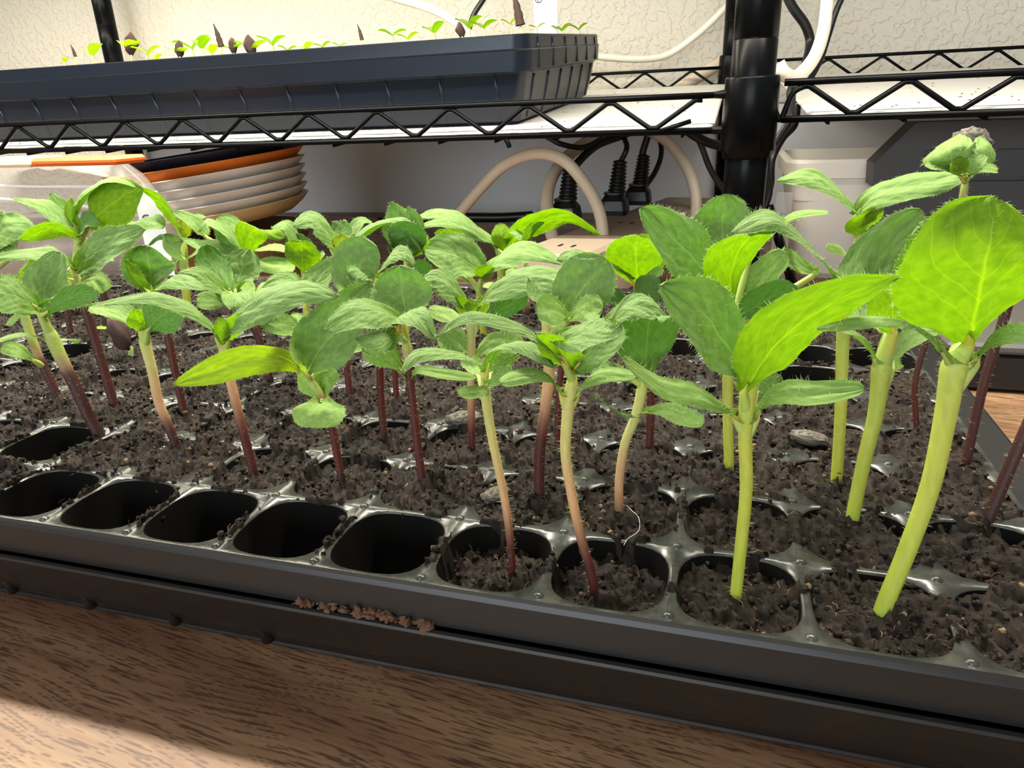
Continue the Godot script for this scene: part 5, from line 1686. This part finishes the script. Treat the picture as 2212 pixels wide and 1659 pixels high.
	leaf(t, "leaf", "true", [-6.5, 35.4, 4.1, -1.2, 37.7, 8.8, 3.7, 35.3, 13.5, 4.7, 32.3, 14.3], Vector3(0.933, 0.125, -0.339), 10.9, -0.10, 0, 152, 1.53)
	leaf(t, "cotyledon", "cot", [-3.8, 32.9, 5.4, 3.2, 31.5, 7.4, 10.0, 27.4, 7.4], Vector3(0.346, 0.601, -0.721), 8.1, 0.10, 4, 126, 1.53)
	leaf(t, "cotyledon", "cot", [-9.1, 32.6, 2.8, -12.3, 34.1, 8.0, -16.5, 34.8, 11.4], Vector3(0.474, -0.658, 0.585), 8.1, 0.08, 1, 111, 1.53)
	end_seedling(t)
	t = seedling("pale stemmed sunflower seedling with oblong seed leaves, left of the centre", Vector3(-0.1112, 0.037, -0.1039))
	stem(t, [0.0, -9.0, 0.0, 0.0, 0.0, 0.0, -0.7, 9.6, 0.2, -1.1, 19.5, 0.3, -0.7, 29.1, 0.2, -0.3, 32.3, 0.1], 1.57, 1.41, "green", 0.00, 229)
	leaf(t, "cotyledon", "cot", [-2.0, 17.3, 0.6, -4.2, 23.6, 4.4, -8.3, 25.8, 7.8, -13.7, 28.0, 10.5], Vector3(-0.05, -0.705, 0.708), 8.7, 0.08, 1, 149, 1.08)
	leaf(t, "cotyledon", "cot", [-3.1, 16.0, -2.2, -7.7, 22.4, -3.9, -12.7, 24.2, -4.5], Vector3(-0.507, -0.373, 0.777), 7.7, 0.08, 1, 113, 1.08)
	leaf(t, "leaf", "true", [0.2, 33.4, -0.0, 4.1, 40.3, -3.4, 10.3, 47.5, -7.4], Vector3(-0.842, 0.49, -0.227), 10.8, 0.12, 0, 172, 1.08)
	leaf(t, "leaf", "true", [-0.4, 34.3, 0.1, -1.1, 39.8, 3.5, -6.5, 41.4, 6.2, -11.0, 39.3, 9.7], Vector3(0.396, -0.556, 0.73), 8.0, 0.12, 0, 126, 1.08)
	end_seedling(t)
	t = seedling("sunflower seedling with rounded upright leaf behind the centre plant", Vector3(-0.0652, 0.037, -0.0645))
	stem(t, [0.0, -9.0, 0.0, 0.0, 0.0, 0.0, 0.4, 14.2, -0.1, 1.2, 28.9, -0.4, 0.2, 41.6, -0.1, -0.4, 45.0, 0.1], 1.43, 1.37, "red", 0.85, 257)
	leaf(t, "leaf", "round", [-3.5, 45.3, -1.0, -5.0, 50.8, -3.7, -3.0, 55.2, -5.3, 1.1, 58.4, -6.6], Vector3(-0.951, 0.288, -0.112), 17.7, 0.12, 0, 205, 1.06)
	leaf(t, "leaf", "true", [0.7, 47.9, 0.8, 2.4, 53.7, 5.5, 1.5, 54.1, 9.0, 1.1, 52.1, 10.1], Vector3(0.779, -0.585, 0.226), 6.3, -0.10, 4, 95, 1.06)
	leaf(t, "leaf", "true", [3.1, 50.9, -0.9, 8.6, 57.5, 1.5, 13.2, 58.6, 2.2, 17.1, 55.5, 3.1], Vector3(0.052, 0.566, -0.823), 6.6, -0.10, 0, 115, 1.06)
	leaf(t, "cotyledon", "cot", [11.1, 49.2, -6.6, 15.0, 52.6, -6.7, 19.3, 50.0, -6.0], Vector3(0.115, -0.906, -0.406), 7.4, -0.10, 4, 93, 1.06)
	end_seedling(t)
	t = seedling("sunflower seedling with yellow centre bud and long arched leaves, back centre left", Vector3(-0.0915, 0.037, -0.0916))
	stem(t, [0.0, -9.0, 0.0, 0.0, 0.0, 0.0, 0.3, 15.1, -0.1, 0.9, 30.0, -0.3, 2.2, 44.2, -0.7, 2.8, 49.4, -0.9], 1.47, 1.83, "redgreen", 0.60, 238)
	leaf(t, "leaf", "blunt", [2.4, 52.6, -0.7, 1.6, 59.9, 2.6, -1.7, 64.4, 5.7, -6.0, 62.5, 10.2], Vector3(0.358, -0.542, 0.76), 11.4, -0.20, 0, 166, 1.42)
	leaf(t, "leaf", "long", [4.2, 52.5, -1.3, 11.2, 58.9, 0.7, 21.1, 63.5, 1.8, 28.8, 62.8, 1.6, 33.3, 53.1, 1.2], Vector3(0.088, -0.073, -0.993), 10.5, -0.25, 0, 228, 1.42)
	leaf(t, "bud_leaf", "round", [3.8, 50.7, 0.9, 5.5, 55.5, 2.5, 6.3, 59.1, 2.3], Vector3(0.959, -0.037, -0.281), 7.2, 0.25, 6, 95, 0.80)
	leaf(t, "leaf", "true", [-1.6, 53.0, -2.6, 2.6, 60.0, -6.0, 2.9, 62.3, -6.1], Vector3(-0.876, 0.275, -0.395), 9.8, 0.12, 0, 118, 1.42)
	leaf(t, "leaf", "true", [2.8, 55.4, -6.1, 6.4, 60.9, -10.4, 10.0, 60.0, -11.5], Vector3(-0.679, 0.265, -0.685), 7.5, 0.12, 0, 101, 1.42)
	end_seedling(t)
	t = seedling("sunflower seedling with peaked leaf tip and shaded hanging leaf, back centre", Vector3(-0.0723, 0.037, -0.0891))
	stem(t, [0.0, -9.0, 0.0, 0.0, 0.0, 0.0, 0.7, 15.5, -0.2, 2.4, 29.9, -0.8, 5.3, 42.1, -1.6, 6.8, 47.7, -2.1], 1.27, 1.52, "red", 0.80, 243)
	leaf(t, "leaf", "true", [5.9, 52.5, -6.0, 3.9, 58.9, -7.5, 2.8, 63.1, -8.2, 0.5, 68.0, -8.5], Vector3(-0.961, 0.118, 0.249), 11.7, 0.10, 0, 167, 1.18)
	leaf(t, "leaf", "blunt", [8.4, 51.0, -2.6, 9.9, 57.5, 1.1, 8.5, 60.0, 3.6, 5.8, 61.0, 5.5], Vector3(0.902, 0.387, -0.19), 13.3, -0.10, 4, 156, 1.18)
	leaf(t, "leaf", "true", [9.3, 56.0, -7.1, 8.7, 61.7, -7.9, 7.0, 66.7, -7.4], Vector3(-0.683, -0.127, 0.719), 6.3, 0.12, 0, 98, 1.18)
	leaf(t, "leaf", "round", [8.4, 51.3, -2.6, 11.8, 57.0, -1.6, 14.1, 60.0, -1.2], Vector3(0.803, -0.461, -0.379), 7.9, 0.10, 3, 105, 1.18)
	end_seedling(t)
	t = seedling("sunflower seedling with fan shaped grey green leaf, back centre", Vector3(-0.0662, 0.038, -0.1664))
	stem(t, [0.0, -9.0, 0.0, 0.0, 0.0, 0.0, -0.8, 6.9, 0.3, -1.3, 19.2, 0.4, -1.3, 23.0, 0.4], 1.82, 2.10, "green", 0.00, 204)
	leaf(t, "leaf", "round", [-0.1, 28.8, 0.0, -5.9, 35.5, 2.9, -12.7, 38.9, 6.0, -21.2, 40.4, 9.7], Vector3(-0.163, -0.789, 0.593), 18.6, 0.10, 0, 325, 1.63)
	leaf(t, "leaf", "long", [-0.2, 27.6, 0.0, 10.1, 36.5, 2.1, 22.8, 39.6, 1.3, 36.1, 33.4, -0.7], Vector3(-0.098, 0.504, -0.858), 14.6, -0.15, 0, 354, 1.63)
	leaf(t, "leaf", "true", [0.4, 26.7, 2.0, 3.1, 30.6, 4.3, 7.5, 33.3, 5.0], Vector3(0.708, -0.529, -0.468), 8.1, 0.10, 3, 105, 1.63)
	leaf(t, "cotyledon", "cot", [-2.9, 22.8, -1.2, -8.7, 26.9, -0.4, -12.5, 27.4, 0.7], Vector3(0.131, -0.134, 0.982), 5.3, 0.08, 1, 91, 1.63)
	leaf(t, "leaf", "round", [-13.8, 38.4, -2.0, -13.4, 44.2, -0.0, -12.7, 47.9, 1.8], Vector3(0.959, -0.037, -0.281), 12.5, 0.15, 3, 131, 1.63)
	end_seedling(t)
	t = seedling("hairy sunflower seedling with two long arching leaves below the thick cables", Vector3(-0.0703, 0.038, -0.2132))
	stem(t, [0.0, -9.0, 0.0, 0.0, 0.0, 0.0, -1.9, 7.4, 0.6, -1.7, 23.5, 0.5, -1.5, 28.4, 0.5], 2.30, 3.32, "green", 0.00, 179)
	leaf(t, "leaf", "long", [-3.7, 31.4, 1.1, -10.5, 42.4, 8.5, -21.3, 50.5, 15.0, -36.0, 48.5, 21.6], Vector3(0.421, -0.248, 0.872), 15.7, -0.20, 0, 420, 2.57)
	leaf(t, "leaf", "long", [1.1, 30.1, -0.4, 7.9, 39.4, 1.8, 18.1, 44.8, 1.7, 30.9, 46.5, -0.1, 45.7, 37.5, -3.7], Vector3(0.053, -0.652, -0.756), 17.5, -0.20, 3, 420, 2.57)
	leaf(t, "bud_leaf", "round", [-0.5, 30.8, 3.3, 0.2, 37.7, 5.2, -0.1, 43.3, 2.1], Vector3(0.959, -0.037, -0.281), 10.1, 0.30, 3, 129, 1.45)
	leaf(t, "leaf", "true", [-3.8, 31.5, -2.0, -17.4, 40.3, 2.2, -27.8, 44.5, 5.4, -39.3, 42.2, 11.1], Vector3(0.155, -0.515, 0.843), 11.5, -0.10, 0, 308, 2.57)
	leaf(t, "leaf", "true", [-1.0, 25.1, -2.8, 5.2, 33.5, -6.8, 8.3, 38.8, -8.9], Vector3(0.491, -0.61, -0.622), 9.2, 0.10, 3, 149, 2.57)
	leaf(t, "cotyledon", "cot", [-4.0, 16.1, -1.9, 2.5, 17.6, -6.0, 6.1, 13.5, -8.2], Vector3(-0.357, 0.511, -0.782), 8.3, 0.08, 1, 115, 2.57)
	end_seedling(t)
	t = seedling("small dark stemmed sunflower seedling half hidden behind the hairy one", Vector3(-0.057, 0.037, -0.2013))
	stem(t, [0.0, -9.0, 0.0, 0.0, 0.0, 0.0, 0.3, 11.8, -0.1, 0.6, 27.1, -0.2, 0.5, 33.8, -0.2], 1.55, 1.59, "redgreen", 0.55, 187)
	leaf(t, "leaf", "true", [0.5, 37.4, -0.1, 3.3, 42.6, -3.1, 8.2, 45.4, -5.7], Vector3(0.131, -0.647, -0.751), 8.0, 0.10, 3, 114, 1.23)
	leaf(t, "leaf", "true", [0.4, 36.8, -0.1, -3.8, 40.8, -0.9, -7.1, 41.8, -0.9], Vector3(-0.196, -0.139, 0.971), 7.5, 0.12, 0, 97, 1.23)
	end_seedling(t)
	t = seedling("sunflower seedling with yellow green funnel of folded leaves, back left", Vector3(-0.2041, 0.038, -0.1898))
	stem(t, [0.0, -9.0, 0.0, 0.0, 0.0, 0.0, 1.7, 13.3, -0.5, 3.1, 22.8, -0.9, 3.8, 27.9, -1.2], 2.65, 2.89, "green", 0.00, 169)
	leaf(t, "leaf", "blunt", [3.6, 27.6, -1.1, 8.3, 37.4, 1.6, 15.1, 42.8, 3.7, 26.7, 42.7, 5.4, 33.4, 40.1, 5.4], Vector3(0.961, -0.118, -0.249), 15.9, 0.15, 3, 348, 2.24)
	leaf(t, "leaf", "true", [0.9, 29.6, -2.4, -0.9, 40.9, 2.4, -8.2, 47.6, 6.7, -12.8, 43.0, 9.2], Vector3(0.501, -0.213, 0.839), 12.0, -0.15, 0, 207, 2.24)
	leaf(t, "leaf", "true", [-15.6, 39.0, 1.7, -19.0, 46.6, 3.8, -27.4, 52.9, 8.5], Vector3(0.004, -0.435, 0.9), 9.6, 0.12, 0, 163, 2.24)
	leaf(t, "leaf", "true", [2.5, 28.8, -0.8, -6.2, 34.6, 6.1, -13.3, 36.4, 10.4, -20.4, 41.1, 14.7], Vector3(0.302, -0.475, 0.827), 9.6, 0.10, 0, 219, 2.24)
	leaf(t, "cotyledon", "cot", [5.1, 24.7, -1.6, 15.3, 24.7, -2.6, 29.0, 22.2, -4.8], Vector3(-0.056, 0.541, -0.839), 11.6, 0.08, 1, 213, 2.24)
	leaf(t, "leaf", "round", [-0.8, 29.9, -2.9, -3.6, 41.1, -3.1, -9.7, 48.1, -2.2], Vector3(-0.442, -0.248, 0.862), 16.8, -0.10, 0, 247, 2.24)
	leaf(t, "cotyledon", "cot", [6.0, 30.6, -3.9, 16.4, 32.5, -7.2, 27.2, 29.7, -10.5], Vector3(-0.267, 0.325, -0.907), 7.2, 0.08, 1, 148, 2.24)
	end_seedling(t)
	t = seedling("small cup shaped yellow green seedling at the back left of centre", Vector3(-0.1645, 0.038, -0.182))
	stem(t, [0.0, -9.0, 0.0, 0.0, 0.0, 0.0, 1.4, 16.4, -0.4, 1.8, 22.0, -0.6], 1.83, 1.83, "green", 0.00, 180)
	leaf(t, "leaf", "round", [1.8, 23.2, -0.6, 3.2, 29.9, 1.1, 4.2, 34.9, 1.8, 6.9, 39.7, 4.1], Vector3(0.959, -0.037, -0.281), 18.3, 0.22, 3, 239, 1.42)
	leaf(t, "leaf", "round", [-0.5, 27.2, -3.0, -0.9, 35.8, -5.0, 0.3, 41.3, -5.3], Vector3(-0.959, 0.037, 0.281), 13.7, 0.20, 4, 168, 1.42)
	leaf(t, "leaf", "true", [-0.8, 32.8, -2.9, -2.8, 45.2, -1.2, -10.0, 45.4, 3.1], Vector3(-0.022, -0.442, 0.897), 9.2, -0.10, 0, 143, 1.42)
	leaf(t, "cotyledon", "cot", [1.3, 20.5, -2.5, 8.3, 29.1, -5.7, 10.8, 32.3, -6.5], Vector3(-0.616, 0.246, -0.749), 6.9, 0.08, 1, 119, 1.42)
	end_seedling(t)
	t = seedling("sunflower seedling with pale leaf arch glowing against the bags, far back left", Vector3(-0.2481, 0.038, -0.1976))
	stem(t, [0.0, -9.0, 0.0, 0.0, 0.0, 0.0, 1.7, 15.2, -0.5, 3.2, 27.6, -1.0, 4.4, 35.2, -1.4], 2.78, 3.04, "green", 0.00, 158)
	leaf(t, "leaf", "long", [3.5, 38.6, -1.1, 2.9, 47.3, 1.2, 0.1, 57.1, 4.1, -8.8, 63.8, 8.0], Vector3(0.858, 0.259, 0.443), 14.7, -0.15, 3, 297, 2.35)
	leaf(t, "bud_leaf", "round", [6.5, 36.4, 0.1, 8.3, 42.1, 0.6, 9.5, 46.8, 0.2], Vector3(0.959, -0.037, -0.281), 7.6, 0.30, 6, 104, 1.33)
	leaf(t, "leaf", "true", [3.0, 33.8, -0.9, -3.3, 38.2, 4.2, -10.3, 33.0, 9.5], Vector3(0.6, -0.289, 0.746), 8.6, -0.15, 4, 139, 2.35)
	leaf(t, "leaf", "true", [4.6, 25.5, 0.7, 2.0, 34.7, 4.6, 0.3, 39.8, 6.2], Vector3(-0.292, -0.421, 0.859), 11.1, 0.12, 0, 157, 2.35)
	leaf(t, "cotyledon", "cot", [2.0, 23.5, -2.7, 9.5, 29.2, -6.1, 15.1, 34.0, -7.8], Vector3(-0.534, 0.283, -0.797), 7.6, 0.08, 1, 133, 2.35)
	leaf(t, "leaf", "true", [4.6, 37.0, -3.5, 9.4, 45.0, -7.1, 15.4, 45.9, -9.0], Vector3(-0.617, 0.309, -0.724), 8.6, 0.12, 0, 131, 2.35)
	leaf(t, "cotyledon", "cot", [0.7, 24.8, -0.2, -4.2, 22.4, 4.4, -9.7, 26.5, 7.2], Vector3(0.369, -0.642, 0.672), 10.1, 0.08, 1, 131, 2.35)
	end_seedling(t)
	t = seedling("sunflower seedling with big backlit curved leaf, tallest at the back left", Vector3(-0.308, 0.038, -0.1768))
	stem(t, [0.0, -9.0, 0.0, 0.0, 0.0, 0.0, 4.4, 13.1, -1.4, 11.7, 30.2, -3.6, 14.1, 37.7, -4.4], 2.77, 3.02, "red", 0.50, 159)
	leaf(t, "leaf", "long", [14.0, 42.2, -4.3, 8.7, 49.7, -1.6, 2.3, 57.1, 1.4, -11.9, 60.7, 5.8], Vector3(0.064, -0.407, 0.911), 11.1, -0.15, 0, 263, 2.34)
	leaf(t, "leaf", "true", [8.3, 46.6, -6.7, 4.4, 55.0, -6.6, 1.6, 61.9, -5.7], Vector3(-0.579, -0.303, 0.757), 8.6, 0.12, 0, 138, 2.34)
	leaf(t, "leaf", "true", [14.4, 44.6, -4.4, 12.8, 51.3, -4.0, 16.2, 59.6, -5.0], Vector3(0.976, -0.114, 0.187), 11.1, 0.15, 3, 151, 2.34)
	leaf(t, "leaf", "long", [14.5, 46.8, -5.5, 20.8, 58.7, -4.3, 32.2, 66.2, -5.8, 45.4, 68.4, -7.7, 55.6, 63.8, -9.8], Vector3(-0.181, 0.192, -0.965), 14.1, -0.25, 0, 406, 2.34)
	leaf(t, "leaf", "blunt", [21.9, 44.1, -4.7, 34.3, 52.8, -5.4, 46.4, 59.4, -7.0, 57.6, 63.6, -9.4], Vector3(0.47, -0.88, -0.067), 23.2, 0.12, 3, 420, 2.34)
	leaf(t, "leaf", "blunt", [32.3, 41.5, -10.0, 46.6, 45.1, -10.2, 57.4, 46.2, -11.5, 63.0, 43.3, -12.1], Vector3(-0.085, 0.328, -0.941), 17.6, -0.12, 0, 358, 2.34)
	leaf(t, "leaf", "true", [18.3, 40.2, -2.5, 24.9, 48.0, -1.4, 32.9, 46.3, -1.8], Vector3(-0.295, 0.771, -0.565), 11.1, 0.10, 4, 156, 2.34)
	leaf(t, "leaf", "long", [17.0, 37.8, -2.1, 12.5, 44.7, 3.5, 3.9, 44.2, 8.2, -6.0, 40.1, 12.3], Vector3(0.403, 0.747, 0.528), 13.1, -0.20, 3, 256, 2.34)
	end_seedling(t)
	t = seedling("sunflower seedling cut off by the left border, wide grey green leaf", Vector3(-0.355, 0.038, -0.1664))
	stem(t, [0.0, -9.0, 0.0, 0.0, 0.0, 0.0, 4.1, 14.1, -1.3, 7.1, 23.4, -2.2], 2.54, 2.85, "green", 0.00, 157)
	leaf(t, "leaf", "round", [7.2, 29.1, -2.2, 18.5, 41.2, -3.6, 27.7, 45.8, -5.4, 40.0, 43.6, -8.2], Vector3(-0.421, 0.731, -0.536), 19.3, -0.10, 0, 420, 2.21)
	leaf(t, "leaf", "true", [8.1, 27.8, -2.5, 18.0, 33.1, -1.4, 33.7, 34.5, -2.0], Vector3(-0.141, 0.593, -0.792), 12.7, 0.12, 0, 245, 2.21)
	leaf(t, "cotyledon", "cot", [3.8, 9.0, -1.2, 16.9, 16.6, -1.0, 28.3, 14.6, -2.5], Vector3(-0.197, 0.71, -0.676), 11.2, 0.08, 1, 214, 2.21)
	leaf(t, "leaf", "true", [17.2, 28.0, -8.5, 18.5, 50.2, -7.8, 20.3, 52.5, -8.4], Vector3(-0.578, 0.07, 0.813), 15.2, 0.12, 0, 267, 2.21)
	end_seedling(t)
	t = seedling("maroon stemmed seedling among the left group, leaves tucked under the bigger ones", Vector3(-0.2674, 0.037, -0.1397))
	stem(t, [0.0, -9.0, 0.0, 0.0, 0.0, 0.0, 0.6, 8.5, -0.2, 2.2, 19.8, -0.7, 3.1, 25.3, -0.9], 1.78, 1.61, "red", 0.80, 185)
	leaf(t, "cotyledon", "cot", [3.5, 28.1, -1.1, -1.5, 31.6, -1.6, -6.8, 32.7, -1.0], Vector3(0.373, 0.836, 0.403), 6.7, 0.10, 3, 101, 1.24)
	leaf(t, "cotyledon", "cot", [3.5, 28.1, -1.1, 4.5, 32.2, -4.5, 6.9, 33.0, -6.3], Vector3(-0.823, -0.026, -0.567), 6.7, 0.08, 1, 89, 1.24)
	end_seedling(t)
	t = seedling("red stemmed seedling showing between the left leaves", Vector3(-0.2573, 0.037, -0.1506))
	stem(t, [0.0, -9.0, 0.0, 0.0, 0.0, 0.0, 2.6, 15.1, -0.8, 2.7, 25.3, -0.8, 2.0, 29.5, -0.6], 2.05, 1.84, "red", 0.90, 181)
	leaf(t, "cotyledon", "cot", [1.5, 31.0, -0.5, 4.6, 34.6, -4.6, 7.7, 33.2, -6.6], Vector3(-0.721, 0.19, -0.666), 6.8, 0.08, 1, 93, 1.27)
	leaf(t, "cotyledon", "cot", [1.5, 31.0, -0.5, -4.7, 34.8, -2.7, -9.7, 34.8, -2.2], Vector3(-0.212, -0.174, 0.962), 6.8, 0.08, 1, 105, 1.27)
	end_seedling(t)
	t = seedling("thin dark stemmed seedling next to the shaded upright leaves", Vector3(-0.1569, 0.037, -0.1345))
	stem(t, [0.0, -9.0, 0.0, 0.0, 0.0, 0.0, -0.1, 8.8, 0.0, -0.4, 17.0, 0.1, -0.0, 22.0, 0.0], 1.40, 1.28, "red", 0.90, 206)
	leaf(t, "cotyledon", "cot", [0.0, 24.0, -0.0, 3.0, 28.1, -4.1, 8.0, 28.0, -6.7], Vector3(-0.698, 0.344, -0.628), 6.8, 0.08, 1, 101, 0.99)
	leaf(t, "cotyledon", "cot", [0.0, 24.0, -0.0, -3.5, 28.4, -2.0, -6.3, 32.2, -2.2], Vector3(-0.439, -0.096, 0.893), 6.8, 0.08, 1, 99, 0.99)
	end_seedling(t)
	t = seedling("thin dark stemmed seedling under the centre right leaves", Vector3(-0.0598, 0.037, -0.1691))
	stem(t, [0.0, -9.0, 0.0, 0.0, 0.0, 0.0, 0.4, 9.4, -0.1, 0.3, 17.7, -0.1, 0.4, 20.2, -0.1], 1.62, 1.46, "red", 0.90, 203)
	leaf(t, "cotyledon", "cot", [0.5, 21.3, -0.2, 4.4, 22.4, -4.5, 8.9, 20.4, -6.9], Vector3(-0.571, 0.33, -0.752), 6.1, 0.08, 1, 96, 1.01)
	leaf(t, "cotyledon", "cot", [0.5, 21.3, -0.2, -4.1, 23.6, -1.9, -7.9, 23.5, -1.8], Vector3(-0.232, -0.184, 0.955), 5.7, 0.08, 1, 87, 1.01)
	end_seedling(t)


# ------------------------------------------------------------------ small things
func ovoid(st: SurfaceTool, c: Vector3, size: Vector3, basis: Basis, rough: float) -> void:
	var list := []
	for i in 9:
		var e := PI * i / 8.0
		var ring := PackedVector3Array()
		for k in 12:
			var a := TAU * k / 12
			var d := Vector3(cos(a) * sin(e), cos(e), sin(a) * sin(e))
			var p := d * size * (1.0 + rough * n_low.get_noise_3d(d.x * 0.02 + c.x, d.y * 0.02, d.z * 0.02 + c.z))
			ring.append(c + basis * p)
		list.append(ring)
	rings(st, list)


func build_small_things() -> void:
	var t := thing("seed_hull", "grey fuzzy seed hull gripped by the cupped leaves at the top right", "seed hull", Vector3(0.0919, 0.1179, -0.1085))
	var st := solid()
	ovoid(st, Vector3.ZERO, Vector3(0.0050, 0.0044, 0.0030), Basis(Vector3(0, 0, 1), -0.2), 0.35)
	done(st, "hull_shell", M.hull_grey, t)
	t = thing("seed_hull", "pale grey empty seed hull lying on the soil behind the tan stem", "seed hull", Vector3(-0.0445, 0.0395, -0.0799))
	st = solid()
	ovoid(st, Vector3.ZERO, Vector3(0.0062, 0.0026, 0.0032), Basis(Vector3.UP, 0.50), 0.25)
	done(st, "hull_shell", M.hull_grey, t)
	t = thing("seed_hull", "striped grey seed hull lying on the soil left of the slanting pale stem", "seed hull", Vector3(0.0587, 0.0395, -0.0873))
	st = solid()
	ovoid(st, Vector3.ZERO, Vector3(0.0056, 0.0021, 0.0026), Basis(Vector3.UP, -0.30), 0.25)
	done(st, "hull_shell", M.hull_grey, t)
	t = thing("seed_hull", "brown seed hull lying half buried below the tan and maroon stem", "seed hull", Vector3(-0.02, 0.0395, -0.0366))
	st = solid()
	ovoid(st, Vector3.ZERO, Vector3(0.0044, 0.0020, 0.0022), Basis(Vector3.UP, 0.90), 0.25)
	done(st, "hull_shell", M.hull_grey, t)
	t = thing("sprout", "late sprout bent over under its dark brown seed hull, among the left stems", "sprout", Vector3(-0.2092, 0.037, -0.1151))
	st = solid()
	rings(st, tube_rings(smooth_path([Vector3(0, -0.003, 0), Vector3(0, 0, 0), Vector3(0.0009, 0.0048, -0.0003), Vector3(0, 0.0069, -0), Vector3(-0.0023, 0.0076, 0.0007)], 6), [0.0011], 10), true, true, true)
	done(st, "stem", M.sprout_stem, t)
	st = solid()
	ovoid(st, Vector3(-0.0021, 0.0117, 0.0007), Vector3(0.0040, 0.0076, 0.0036), Basis(Vector3(0, 0, 1), 0.30), 0.4)
	done(st, "seed_hull", M.hull, t)
	st = solid()
	small_leaf(st, Vector3(-0.005, 0.0139, 0.0015), Vector3(-1, 0, 0.2), 0.009, 0.0035, 0.001)
	done(st, "leaf", M.leaf[2], t)
	st = solid()
	rings(st, tube_rings(smooth_path([Vector3(0.0135, 0.042, -0.0343), Vector3(0.0151, 0.042, -0.0321), Vector3(0.0167, 0.0415, -0.0306), Vector3(0.0174, 0.041, -0.0275), Vector3(0.0171, 0.0408, -0.0252), Vector3(0.0153, 0.0405, -0.0226), Vector3(0.0148, 0.0402, -0.0203)], 5), [0.00005], 6), true, true, true)
	tag(done(st, "white_fibre", M.tag), "thin curled white fibre on the soil beside the short bent stem", "fibre")
	t = thing("soil_spill", "small heap of brown soil spilled on the drip tray ledge", "soil", Vector3(-0.0396, 0.0286, 0.0022))
	t.set_meta("kind", "stuff")
	st = solid()
	for k in 110:
		var spread := rng.randf_range(-1.0, 1.0)
		var s := 0.0003 + 0.0008 * pow(rng.randf(), 1.8)
		ovoid(st, Vector3(spread * 0.0165, s * 0.4 + rng.randf() * 0.0020 * (1.0 - absf(spread)), rng.randf_range(-0.0012, 0.0006)), Vector3(s * 1.5, s * 0.7, s), Basis.from_euler(Vector3(rng.randf(), rng.randf() * 6.0, rng.randf())), 0.9)
	done(st, "crumbs", M.spill, t).set_meta("kind", "stuff")
	t = thing("plant_tag", "tall white plant tag standing in the upper black tray", "tag", Vector3(-0.1324, 0.1692, -0.56))
	st = begin()
	bevel_box(st, Vector3(0, 0.0354, 0), Vector3(0.0206, 0.0708, 0.0008), 0.0003)
	done(st, "tag_plate", M.tag, t)
	lettering(t, "65", 0.0085, Vector3(-0.0062, 0.0472, 0.0006), PI / 2)
	t = thing("plant_tag", "white plant tag with purple handwriting behind the glowing curved leaf at left", "tag", Vector3(-0.2959, 0.0445, -0.2361))
	st = begin()
	bevel_box(st, Vector3(0, 0.0251, 0), Vector3(0.0145, 0.0502, 0.0008), 0.0003)
	done(st, "tag_plate", M.tag, t)
	lettering(t, "Go", 0.0075, Vector3(-0.0055, 0.0345, 0.0006), 0.0)
	t.rotation.y = 0.25


func lettering(t: Node3D, words: String, size: float, at: Vector3, turn: float) -> void:
	var tm := TextMesh.new()
	tm.text = words
	tm.font_size = 32
	tm.pixel_size = size / 32.0
	tm.depth = 0.0001
	tm.horizontal_alignment = HORIZONTAL_ALIGNMENT_LEFT
	var o := part("handwriting", tm, M.ink, t)
	o.position = at
	o.rotation.z = turn
